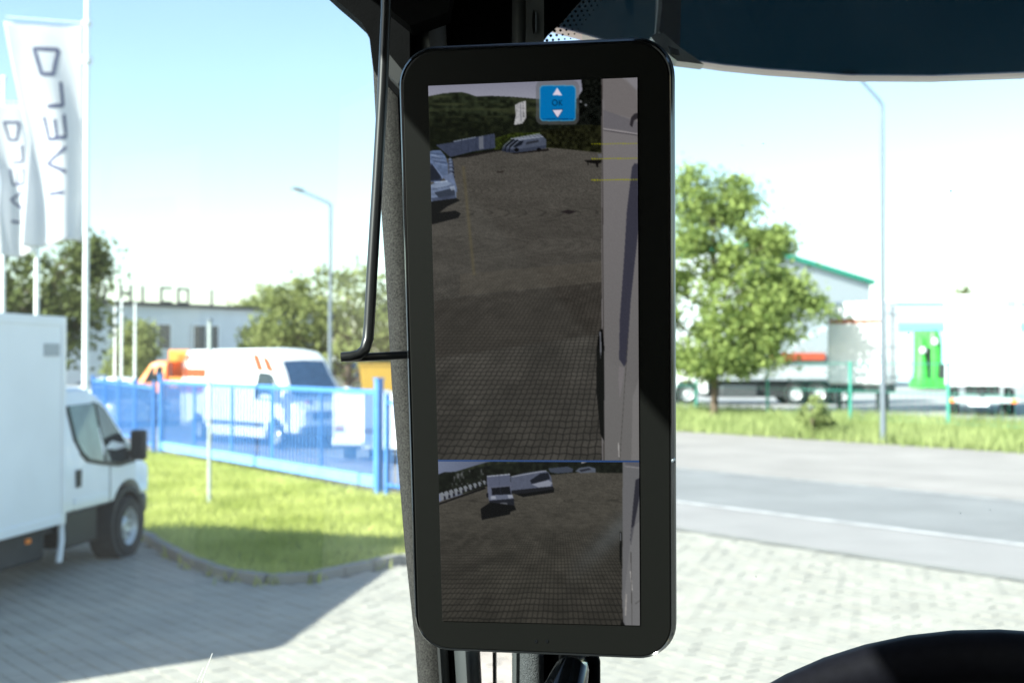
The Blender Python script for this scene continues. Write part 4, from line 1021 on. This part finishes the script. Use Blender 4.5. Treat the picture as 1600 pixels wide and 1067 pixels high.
b = MB(); b.bar(dpt(SW * .55, SH * .3, -.036), dpt(SW * .5, SH * .3, -.15), .05, .10); b.bar(dpt(SW * .55, SH * .8, -.036), dpt(SW * .5, SH * .8, -.15), .05, .06); b.build('mount_arm', TRIM, disp, world=True)

# --- the picture on the screen, drawn in photo pixels and stored as a colour attribute
A_ = np.array([[0, 0], [1, 0], [1, 1], [0, 1]], float); hq = np.array(q, float)
M_ = []; y_ = []
for (s, t_), (X, Y) in zip(A_, hq):
    M_ += [[s, t_, 1, 0, 0, 0, -X * s, -X * t_], [0, 0, 0, s, t_, 1, -Y * s, -Y * t_]]; y_ += [X, Y]
hm = np.append(np.linalg.solve(np.array(M_), np.array(y_)), 1).reshape(3, 3)
def st2px(s, t_):
    d_ = hm[2, 0] * s + hm[2, 1] * t_ + 1; return (hm[0, 0] * s + hm[0, 1] * t_ + hm[0, 2]) / d_, (hm[1, 0] * s + hm[1, 1] * t_ + hm[1, 2]) / d_
def vnoise(x, y, seed):
    g_ = np.random.default_rng(seed).uniform(0, 1, (256, 256)); xi = np.floor(x).astype(int); yi = np.floor(y).astype(int); fx = x - xi; fy = y - yi
    fx = fx * fx * (3 - 2 * fx); fy = fy * fy * (3 - 2 * fy); a = g_[yi % 256, xi % 256]; b_ = g_[yi % 256, (xi + 1) % 256]; c = g_[(yi + 1) % 256, xi % 256]; d_ = g_[(yi + 1) % 256, (xi + 1) % 256]
    return (a * (1 - fx) + b_ * fx) * (1 - fy) + (c * (1 - fx) + d_ * fx) * fy
class Canvas:
    def __init__(s, X, Y): s.X, s.Y = X, Y; s.c = np.zeros((*X.shape, 3))
    def fill(s, mask, col, alpha=1.): 
        k = (mask * alpha)[..., None]; s.c = s.c * (1 - k) + np.array(col, float) * k
    def poly(s, pts, col, alpha=1., tex=0., sc=4., seed=1):
        m_ = in_poly(pts, s.X, s.Y).astype(float)
        if tex:
            k = (1 + tex * (vnoise(s.X / sc, s.Y / sc, seed) - .5) * 2)[..., None]; s.c = s.c * (1 - m_[..., None] * alpha) + np.array(col, float) * k * m_[..., None] * alpha
        else: s.fill(m_, col, alpha)
    def line(s, x0, y0, x1, y1, w, col, dash=0, alpha=1.):
        dx, dy = x1 - x0, y1 - y0; L = math.hypot(dx, dy); t_ = ((s.X - x0) * dx + (s.Y - y0) * dy) / L; n_ = np.abs((s.X - x0) * dy - (s.Y - y0) * dx) / L
        m_ = (t_ >= 0) & (t_ <= L) & (n_ < w / 2)
        if dash: m_ &= (t_ % dash) < dash * .7
        s.fill(m_.astype(float), col, alpha)
    def rrect(s, x0, y0, x1, y1, r, col, alpha=1.):
        dx = np.maximum(np.maximum(x0 + r - s.X, s.X - (x1 - r)), 0); dy = np.maximum(np.maximum(y0 + r - s.Y, s.Y - (y1 - r)), 0)
        s.fill((np.hypot(dx, dy) <= r).astype(float), col, alpha)
    def pavers(s, mask, yh, xv, du, dv, base, dark, fade=2.6, warp=.25):
        Yo = np.maximum(s.Y - yh, 1e-3); u = (s.X - xv) / Yo; v = 1 / Yo
        U = u / du; V_ = v / dv; wpx = Yo * du; hpx = Yo * Yo * dv
        tri = lambda q_: 2 * np.abs((q_ % 1) - .5) * 2 - 1
        V2 = V_ + warp * tri(U * .5) + .25 * (vnoise(U * .3 + 90, V_ * .3 + 7, 3) - .5); U2 = U + warp * .9 * tri(V_ * .5)
        fu = np.abs((U2 % 1) - .5) * 2; fv = np.abs((V2 % 1) - .5) * 2
        vis = np.clip((np.minimum(wpx, hpx) - 1.0) / fade, .48, 1)
        j = np.clip(np.maximum((fu - .78) / .2, (fv - .78) / .2), 0, 1) * vis
        tone = 1 + .22 * (vnoise(np.floor(U2) * .37 + 40, np.floor(V2) * .41 + 40, 9) - .5) * vis + .10 * (vnoise(s.X / 46 + 3, s.Y / 13 + 5, 12) - .5) + .05 * (vnoise(s.X / 12, s.Y / 3, 14) - .5) + .07 * (vnoise(U * .11 + 60, V_ * .13 + 60, 33) - .5) + .18 * (vnoise(s.X * .9, s.Y * .9, 15) - .5)
        c = np.array(base, float)[None, None] * tone[..., None]; c = c * (1 - j[..., None]) + np.array(dark, float) * j[..., None]
        k = mask[..., None].astype(float); s.c = s.c * (1 - k) + c * k

def zu(cx_, cy_): return (650 + cx_ / 4., 110 + cy_ / 4.)          # measured in enlargements of the photograph
def zl(cx_, cy_): return (650 + cx_ / 3.3333, 680 + cy_ / 3.3333)
def ZU(*a): return [zu(*p) for p in a]
def ZLp(*a): return [zl(*p) for p in a]

def upper(c):
    X, Y = c.X, c.Y
    g_ = np.clip((Y - 125) / 45, 0, 1)[..., None]; c.c = (1 - g_) * np.array((118, 118, 132.)) + g_ * np.array((140, 142, 152.))
    hill = ZU((0, 178), (80, 168), (170, 150), (240, 143), (290, 141), (330, 150), (375, 167), (480, 165), (600, 170), (700, 178), (780, 186), (900, 200), (1200, 210), (1200, 560), (0, 560))
    c.poly(hill, (38, 43, 33), 1, .35, 5, 2)
    hm_ = in_poly(hill, X, Y); n_ = vnoise(X / 30, Y / 4, 5); c.fill(hm_ * np.clip(n_ - .45, 0, 1) * 1.6 * (Y < 185), (62, 66, 48))
    n_ = vnoise(X / 9 + 3, Y / 7, 6); c.fill(hm_ * np.clip(n_ - .4, 0, 1) * 1.5 * (Y > 176), (16, 19, 15))
    c.fill(hm_ * np.clip((Y - 176) / 22, 0, 1), (24, 27, 21), .75)
    n_ = vnoise(X / 5, Y / 4, 8); c.fill(hm_ * np.clip(n_ - .5, 0, 1) * (Y > 185), (52, 56, 40))
    c.poly(ZU((495, 430), (600, 395), (760, 392), (900, 400), (900, 500), (495, 500)), (48, 56, 24), .85, .5, 3, 4)
    c.poly(ZU((780, 380), (1180, 330), (1180, 560), (900, 500), (780, 470)), (32, 33, 22), .95, .5, 4, 4)
    # dark conifers right of the key
    c.poly(ZU((1030, 40), (1180, 30), (1180, 350), (1000, 340), (1020, 250), (1000, 190), (1040, 130)), (20, 22, 20), 1, .5, 4, 7)
    for (a, b_) in ((1020, 80), (1018, 140), (1030, 200), (1062, 222), (1010, 170), (1024, 108)): x, y = zu(a, b_); c.fill((np.hypot((X - x), (Y - y)) < 2.0).astype(float), (120, 122, 128), .75)
    # yard
    yd = ZU((60, 500), (220, 560), (360, 525), (500, 505), (560, 500), (830, 486), (940, 496), (1180, 520), (1180, 1e4), (60, 1e4))
    c.pavers(in_poly(yd, X, Y), 213, 985, .0225, 4.7e-5, (80, 77.5, 73), (38, 37, 36), 2.0, .08)
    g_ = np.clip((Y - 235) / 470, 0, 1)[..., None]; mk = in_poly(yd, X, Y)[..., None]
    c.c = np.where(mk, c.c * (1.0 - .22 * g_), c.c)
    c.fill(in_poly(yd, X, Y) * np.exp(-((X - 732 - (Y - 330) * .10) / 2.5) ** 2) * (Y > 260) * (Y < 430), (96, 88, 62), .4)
    c.poly([(720, 428), (942, 408), (942, 440), (720, 462)], (92, 86, 76), .25)
    c.poly([(676, 470), (942, 440), (942, 520), (676, 560)], (48, 44, 40), .3)
    # containers, vans
    c.poly(ZU((130, 470), (238, 452), (390, 418), (495, 398), (500, 488), (360, 510), (220, 545)), (58, 64, 80), 1, .06, 3, 2)
    c.poly(ZU((238, 445), (380, 418), (380, 424), (238, 452)), (110, 118, 132)); c.poly(ZU((396, 420), (425, 414), (428, 492), (400, 498)), (104, 108, 116), .8)
    for a in (290, 332, 380, 440, 470): c.line(*zu(a, 440 - (a - 240) * .16), *zu(a, 520 - (a - 240) * .1), .9, (46, 52, 66), 0, .8)
    c.poly(ZU((200, 548), (500, 498), (560, 500), (330, 545)), (26, 24, 24), .8)
    for dx, dy, k in ((-50, -6, .80), (-25, -3, .9), (0, 0, 1.)):
        c.poly(ZU((590 + dx, 508 + dy), (594 + dx, 490 + dy), (612 + dx, 470 + dy), (650 + dx, 440 + dy), (690 + dx, 428 + dy), (800 + dx * .4, 420 + dy * 3), (816, 436), (816, 490), (620 + dx, 522 + dy)), tuple(k * v for v in (74, 80, 94)), 1, .05, 3, 1)
        c.poly(ZU((606 + dx, 478 + dy), (650 + dx, 446 + dy), (676 + dx, 444 + dy), (664 + dx, 468 + dy), (622 + dx, 486 + dy)), (26, 30, 38), .95)
        c.line(*zu(644 + dx, 438 + dy), *zu(796 + dx * .4, 418 + dy * 3), 1.3, (150, 156, 168), 0, .85); c.line(*zu(600 + dx, 484 + dy), *zu(642 + dx, 448 + dy), 1.0, (140, 148, 162), 0, .7)
        c.line(*zu(640 + dx, 436 + dy), *zu(588 + dx, 486 + dy), 1.6, (14, 16, 22), 0, .9); c.line(*zu(588 + dx, 486 + dy), *zu(586 + dx, 512 + dy), 1.4, (14, 16, 22), 0, .8)
        c.poly(ZU((592 + dx, 500 + dy), (618 + dx, 496 + dy), (620 + dx, 520 + dy), (594 + dx, 516 + dy)), (40, 44, 56), .8)
    c.poly(ZU((620, 500), (815, 470), (815, 490), (622, 520)), (52, 57, 70), .8)
    c.poly(ZU((690, 452), (770, 438), (770, 452), (690, 468)), (40, 42, 48), .8)
    for a in (632, 770): x, y = zu(a, 500); c.fill((np.hypot(X - x, (Y - y) * 1.2) < 3.6).astype(float), (20, 20, 22))
    c.poly(ZU((590, 522), (830, 492), (832, 506), (620, 526)), (28, 26, 26), .85)
    c.poly(ZU((622, 222), (652, 205), (690, 195), (692, 300), (668, 336), (616, 346), (626, 290)), (150, 150, 152), 1, .12, 2, 5); c.line(*zu(655, 215), *zu(660, 320), 1.4, (110, 112, 118)); c.line(*zu(672, 205), *zu(676, 300), .9, (60, 62, 66), 4)
    # row of parked vans on the left
    for k, (bx, by, w_) in enumerate(((222, 560, 14), (226, 578, 16), (228, 598, 18), (230, 622, 22), (232, 650, 28))):
        c.poly(ZU((bx - w_, by + 4), (bx - 6, by - 10), (bx + 8, by - 4), (bx + 13, by + 12), (bx + 13, by + 30), (bx - w_, by + 34)), (66, 74, 92), 1)
        c.poly(ZU((bx - w_, by + 2), (bx - 6, by - 10), (bx + 8, by - 4), (bx - 2, by + 6)), (112, 122, 142), .8); c.poly(ZU((bx + 2, by + 14), (bx + 14, by + 12), (bx + 15, by + 26), (bx + 3, by + 30)), (22, 25, 34))
    c.poly(ZU((60, 520), (110, 505), (160, 503), (190, 540), (205, 590), (205, 650), (150, 700), (60, 700)), (84, 98, 124), 1, .10, 3, 2)
    c.poly(ZU((60, 560), (110, 590), (160, 660), (170, 690), (60, 700)), (44, 52, 70), .95, .2, 3, 3); c.line(*zu(100, 530), *zu(190, 560), 1.2, (126, 138, 158), 0, .7); c.line(*zu(98, 545), *zu(195, 580), 1.0, (54, 64, 86), 0, .7)
    for k in range(6): c.line(*zu(92 + k * 6, 520 + k * 12), *zu(180 + k * 4, 528 + k * 14), 1.1, (132, 146, 170) if k % 2 else (48, 58, 80), 0, .55)
    c.poly(ZU((62, 585), (112, 598), (160, 668), (150, 684), (62, 690)), (26, 31, 44), .95); c.line(*zu(112, 590), *zu(172, 672), 1.2, (120, 134, 160), 0, .7)
    c.poly(ZU((170, 665), (215, 648), (240, 660), (262, 740), (262, 765), (200, 700)), (92, 104, 128), 1, .08, 3, 3)
    c.poly(ZU((60, 740), (130, 700), (195, 690), (235, 710), (256, 760), (258, 800), (170, 822), (60, 826)), (96, 108, 130), 1, .08, 4, 4)
    c.poly(ZU((120, 765), (245, 735), (250, 780), (190, 808), (150, 800)), (40, 46, 58), .85); c.poly(ZU((90, 725), (190, 694), (230, 708), (150, 745)), (122, 134, 154), .7)
    c.line(*zu(120, 704), *zu(205, 694), 1.6, (158, 170, 190), 0, .8); c.line(*zu(95, 748), *zu(240, 722), 1.0, (58, 66, 84), 0, .8); c.poly(ZU((215, 728), (246, 722), (252, 748), (224, 752)), (140, 150, 166), .7); c.poly(ZU((100, 800), (250, 780), (256, 802), (110, 822)), (58, 65, 82), .8)
    c.poly(ZU((60, 826), (258, 800), (280, 815), (205, 850), (150, 890), (250, 878), (285, 895), (270, 922), (180, 945), (60, 975)), (15, 15, 18))
    c.poly(ZU((1050, 565), (1170, 560), (1170, 575), (1140, 585), (1140, 610), (1128, 606), (1122, 586), (1078, 580), (1076, 610), (1072, 580)), (24, 22, 22)); c.poly(ZU((1135, 525), (1170, 525), (1170, 550), (1140, 548)), (92, 94, 100), .7)
    c.poly(ZU((905, 885), (950, 872), (1005, 884), (960, 900)), (38, 34, 36), .9); c.poly(ZU((505, 635), (560, 628), (545, 642), (515, 645)), (44, 40, 38), .8)
    # own truck side
    c.poly([(939.5, 110), (1010, 110), (1010, 720), (940.5, 720)], (110, 107, 108))
    g_ = np.clip((Y - 200) / 500, 0, 1); tm = (X > 939.5 + (Y - 120) * .004)
    c.fill(tm * g_, (96, 95, 94), .8)
    c.poly(ZU((1160, 30), (1400, 30), (1400, 150), (1370, 120), (1310, 60)), (120, 118, 122), .9); c.poly(ZU((1160, 60), (1280, 50), (1370, 130), (1385, 260), (1340, 300), (1180, 260)), (104, 100, 100), .8)
    c.poly(ZU((1170, 250), (1390, 330), (1390, 405), (1300, 380), (1170, 362)), (96, 94, 98), .9); c.line(*zu(1170, 370), *zu(1390, 402), 1.3, (150, 146, 148), 0, .9); c.line(*zu(1170, 378), *zu(1390, 410), 1.3, (58, 56, 60), 0, .9)
    c.poly(ZU((1335, 345), (1342, 300), (1365, 275), (1392, 268), (1392, 300), (1360, 320), (1350, 360)), (44, 42, 46), .95)
    band = [(987, 262), (991, 256), (997, 256), (998, 350), (985, 470), (979, 565), (975, 572), (967, 560), (968, 500), (975, 400), (979, 330)]
    c.poly(band, (58, 58, 68)); c.poly([(967, 570), (976, 574), (972, 600), (968, 622), (966, 590)], (112, 108, 110), .8); c.line(981, 520, 968, 720, .9, (66, 64, 62), 0, .8); c.poly([(988, 620), (1001, 580), (1002, 720), (986, 720)], (120, 118, 118), .5); c.line(966, 690, 967, 712, 1.6, (150, 148, 146))
    c.line(940.5, 120, 943.5, 720, 1.4, (50, 46, 44), 0, .8)
    c.poly([(936, 516), (941, 513), (944, 540), (944, 688), (938, 676), (932, 610), (932, 545)], (12, 12, 13)); c.poly([(936.5, 518), (938.5, 516), (940, 545), (938, 562)], (120, 122, 128), .8)
    for y0_, x0_, al in ((226, 924, .75), (249, 924, .85), (282, 924, 1.)): c.line(x0_, y0_, 1000, y0_ - (1.0), 1.5, (138, 138, 22), 4.0, al)
    # key symbol
    c.rrect(838, 127, 905, 196, 10, (92, 94, 98), .55)
    c.rrect(843.5, 134.5, 900, 190.5, 6.5, (70, 140, 176), .75); c.rrect(845, 136, 898.5, 189, 5.5, (0, 104, 158))
    c.line(848, 187.2, 896, 187.2, 1.2, (6, 52, 90), 0, .9)
    c.poly([(871, 138.5), (863.5, 150.3), (878.8, 150.3)], (196, 186, 200)); c.poly([(863.3, 173), (879.5, 173), (871.5, 185.5)], (196, 186, 198)); c.line(862.5, 172.2, 880, 172.2, 1.2, (16, 62, 100)); c.line(863, 173, 871.5, 185.8, .9, (16, 62, 100)); c.line(880, 173, 871.5, 185.8, .9, (16, 62, 100))
    rr0 = np.hypot((X - 867.3) / 4.0, (Y - 161.8) / 4.6); c.fill(((rr0 < 1.12) & (rr0 > .74)).astype(float), (8, 52, 80), .9)
    c.line(874, 157.4, 874, 166.4, 1.6, (8, 52, 80), 0, .95); c.line(874.4, 162.6, 878.4, 157.6, 1.4, (8, 52, 80), 0, .9); c.line(874.6, 161.6, 878.8, 166.2, 1.4, (8, 52, 80), 0, .9)

def lower(c):
    X, Y = c.X, c.Y
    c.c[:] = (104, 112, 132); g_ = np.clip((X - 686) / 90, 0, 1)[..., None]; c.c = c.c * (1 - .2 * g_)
    hill = ZLp((110, 215), (200, 190), (330, 150), (470, 112), (520, 100), (1200, 100), (1200, 300), (110, 300)); c.poly(hill, (40, 44, 35), 1, .35, 5, 2)
    c.poly(ZLp((110, 205), (150, 190), (260, 185), (330, 165), (420, 150), (560, 140), (760, 125), (880, 120), (1090, 112), (1090, 230), (110, 300)), (22, 25, 21), .9, .5, 5, 6)
    n_ = vnoise(X / 3, Y / 5, 21); c.fill(in_poly(ZLp((190, 190), (360, 170), (360, 235), (190, 270)), X, Y) * np.clip(n_ - .6, 0, 1) * 2, (110, 112, 116))
    yd = ZLp((100, 350), (240, 305), (360, 265), (520, 235), (690, 205), (850, 190), (1090, 195), (1090, 1e4), (100, 1e4))
    c.pavers(in_poly(yd, X, Y), 726, 872, .034, 2.1e-4, (73, 70.5, 65), (35, 34, 32), 1.8, .03)
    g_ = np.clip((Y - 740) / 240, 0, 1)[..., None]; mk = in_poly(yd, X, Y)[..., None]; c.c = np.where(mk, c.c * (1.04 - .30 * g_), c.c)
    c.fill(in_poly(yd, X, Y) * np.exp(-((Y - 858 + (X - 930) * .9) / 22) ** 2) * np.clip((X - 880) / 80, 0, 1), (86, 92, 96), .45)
    for k in range(11):
        t_ = k / 10.; x = 125 + 250 * t_; y = 318 - 82 * t_; h_ = 44 - 24 * t_; w_ = 34 - 14 * t_
        c.poly(ZLp((x, y - h_ * .4), (x + w_ * .5, y - h_ * .6), (x + w_, y - h_ * .1), (x + w_, y + h_ * .3), (x + w_ * .4, y + h_ * .45)), (112, 116, 122), 1, .06, 2, k); c.poly(ZLp((x + w_ * .7, y - h_ * .2), (x + w_ * 1.05, y), (x + w_ * 1.05, y + h_ * .3), (x + w_ * .7, y + h_ * .35)), (34, 36, 44))
    c.poly(ZLp((120, 352), (360, 266), (370, 275), (240, 318), (122, 360)), (14, 14, 17))
    c.poly(ZLp((690, 170), (790, 160), (820, 172), (815, 190), (740, 196), (700, 190)), (66, 72, 86), .9); c.poly(ZLp((830, 185), (850, 168), (900, 160), (936, 170), (936, 190), (860, 194)), (84, 90, 102), .95); c.poly(ZLp((850, 178), (900, 168), (915, 176), (860, 188)), (36, 38, 46), .9)
    c.poly(ZLp((862, 118), (890, 112), (888, 138), (862, 146)), (128, 128, 130))
    # big van and box van
    c.poly(ZLp((495, 212), (560, 196), (660, 180), (690, 188), (706, 215), (714, 268), (640, 286), (500, 292)), (80, 85, 100), 1, .04, 3, 2); c.line(*zl(500, 213), *zl(680, 182), 1.4, (136, 140, 150))
    c.poly(ZLp((596, 232), (650, 196), (690, 192), (700, 225), (640, 246), (604, 250)), (26, 29, 38), .95); c.poly(ZLp((604, 252), (690, 230), (712, 244), (700, 262), (640, 268)), (122, 126, 138)); c.poly(ZLp((512, 300), (720, 270), (720, 294), (560, 318)), (14, 14, 17)); c.poly(ZLp((500, 284), (716, 262), (716, 278), (560, 300), (500, 300)), (30, 31, 37))
    c.poly(ZLp((372, 208), (492, 198), (500, 290), (498, 340), (384, 342), (376, 290)), (88, 92, 108), 1, .04, 3, 3); c.line(*zl(374, 212), *zl(492, 200), 1.6, (142, 146, 156)); c.poly(ZLp((396, 268), (490, 260), (498, 304), (400, 308)), (20, 22, 30)); c.poly(ZLp((385, 312), (505, 304), (512, 330), (385, 338)), (92, 97, 112))
    c.poly(ZLp((376, 214), (492, 203), (496, 256), (384, 264)), (78, 83, 100), .7); c.line(*zl(434, 206), *zl(438, 262), .8, (60, 64, 78), 0, .6); c.line(*zl(398, 270), *zl(488, 262), 1.2, (120, 126, 140), 0, .6); c.line(*zl(440, 266), *zl(446, 304), .9, (70, 74, 86), 0, .5)
    c.poly(ZLp((392, 314), (418, 312), (420, 328), (394, 330)), (150, 154, 164), .7); c.poly(ZLp((480, 308), (506, 306), (508, 322), (484, 324)), (150, 154, 164), .7)
    c.poly(ZLp((384, 336), (512, 326), (514, 368), (388, 372)), (32, 34, 42)); c.poly(ZLp((440, 348), (478, 346), (478, 358), (440, 360)), (84, 86, 92)); c.poly(ZLp((340, 378), (390, 345), (515, 362), (525, 384), (495, 394), (492, 408), (346, 436)), (13, 13, 16)); c.poly(ZLp((370, 300), (380, 296), (380, 320), (370, 320)), (24, 25, 30))
    # own truck side
    c.poly([(972.5, 700), (1010, 700), (1010, 985), (974.5, 985), (971.5, 930), (972.5, 850)], (98, 98, 100))
    c.poly(ZLp((1085, 115), (1170, 115), (1170, 165), (1090, 150)), (86, 86, 92)); c.line(*zl(1085, 160), *zl(1170, 168), 1.2, (128, 126, 130)); c.poly(ZLp((1142, 230), (1165, 218), (1166, 300), (1140, 440), (1118, 572), (1114, 540), (1130, 350)), (46, 46, 54))
    c.poly(ZLp((1120, 480), (1168, 440), (1168, 985), (1090, 985), (1080, 860), (1110, 600)), (116, 116, 116), .5); c.line(*zl(1115, 700), *zl(1125, 800), 1.6, (150, 148, 146)); c.line(*zl(1095, 820), *zl(1090, 930), 1.5, (150, 146, 142)); c.line(*zl(1118, 600), *zl(1124, 980), .8, (62, 60, 58)); c.line(*zl(1140, 870), *zl(1168, 850), .8, (60, 58, 56))
    c.poly(ZLp((1060, 500), (1070, 498), (1072, 560), (1070, 690), (1060, 640)), (13, 13, 14)); c.poly(ZLp((1062, 505), (1067, 502), (1068, 540), (1064, 545)), (110, 112, 116)); c.poly(ZLp((1072, 950), (1090, 985), (1060, 985)), (12, 12, 12))

SCR_K = 1.0 / 2 ** EXPO
sm_, nt, n_, l_, pb = newmat('display_screen')
pb.inputs['Base Color'].default_value = (.003, .003, .003, 1); pb.inputs['Roughness'].default_value = .3; pb.inputs['Specular IOR Level'].default_value = .15
an = n_.new('ShaderNodeAttribute'); an.attribute_name = 'picture'; l_.new(an.outputs['Color'], pb.inputs['Emission Color']); pb.inputs['Emission Strength'].default_value = SCR_K
def to_lin(c): c = np.clip(c, 0, 255) / 255; return np.where(c <= .04045, c / 12.92, ((c + .055) / 1.055) ** 2.4)
def screen(name, t0, t1, W, H, draw):
    SS = 2
    s = (np.arange(W * SS) + .5) / (W * SS); t_ = t0 + (t1 - t0) * (np.arange(H * SS) + .5) / (H * SS); Sg, Tg = np.meshgrid(s, t_); X, Y = st2px(Sg, Tg)
    c = Canvas(X, Y); draw(c); q_ = c.c
    for ax_ in (0, 1):
        q_ = (np.roll(q_, 1, ax_) + 2 * q_ + np.roll(q_, -1, ax_)) / 4 if ax_ == 1 else (np.concatenate([q_[:1], q_[:-1]]) + 2 * q_ + np.concatenate([q_[1:], q_[-1:]])) / 4
    q_ = q_ + np.random.default_rng(5).normal(0, 2.2, q_.shape[:2])[..., None] * np.clip(q_ / 60, .3, 1); c.c = np.clip(q_ - 13, 0, 255) * 1.16
    img = to_lin(c.c).reshape(H, SS, W, SS, 3).mean((1, 3))
    i, j = np.meshgrid(np.arange(W), np.arange(H)); S_ = i / (W - 1); T2 = t0 + (t1 - t0) * j / (H - 1)
    c0, c1, c2, c3 = (np.array(tuple(p + en * .0019)) for p in SCN)
    P = (1 - S_)[..., None] * (1 - T2)[..., None] * c0 + S_[..., None] * (1 - T2)[..., None] * c1 + S_[..., None] * T2[..., None] * c2 + (1 - S_)[..., None] * T2[..., None] * c3
    P = P - np.array(disp['_loc']); idx = np.arange(W * H).reshape(H, W)
    Fq = np.stack([idx[:-1, :-1], idx[1:, :-1], idx[1:, 1:], idx[:-1, 1:]], -1).reshape(-1, 4)
    o = fastmesh(name, P.reshape(-1, 3), Fq, sm_, disp); at_ = o.data.color_attributes.new('picture', 'FLOAT_COLOR', 'POINT')
    at_.data.foreach_set('color', np.concatenate([img.reshape(-1, 3), np.ones((W * H, 1))], 1).astype(np.float32).ravel()); return o
tm = .6875
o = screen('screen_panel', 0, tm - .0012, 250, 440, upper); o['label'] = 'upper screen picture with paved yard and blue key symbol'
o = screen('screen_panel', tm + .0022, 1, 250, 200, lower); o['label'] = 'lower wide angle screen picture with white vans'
m_, nt, n_, l_, pb = newmat('screen_divider'); pb.inputs['Base Color'].default_value = (.002, .004, .01, 1); pb.inputs['Emission Color'].default_value = (*lin((4, 50, 104)), 1); pb.inputs['Emission Strength'].default_value = SCR_K
b = MB(); cnr = lambda s, t_: (SCN[0].lerp(SCN[1], s)).lerp(SCN[3].lerp(SCN[2], s), t_) + en * .0020
b.add([cnr(0, tm - .0012), cnr(1, tm - .0012), cnr(1, tm + .0022), cnr(0, tm + .0022)], [(0, 1, 2, 3)]); b.build('divider_line', m_, disp, world=True)

for o in bpy.data.objects:
    if '_loc' in o: del o['_loc']
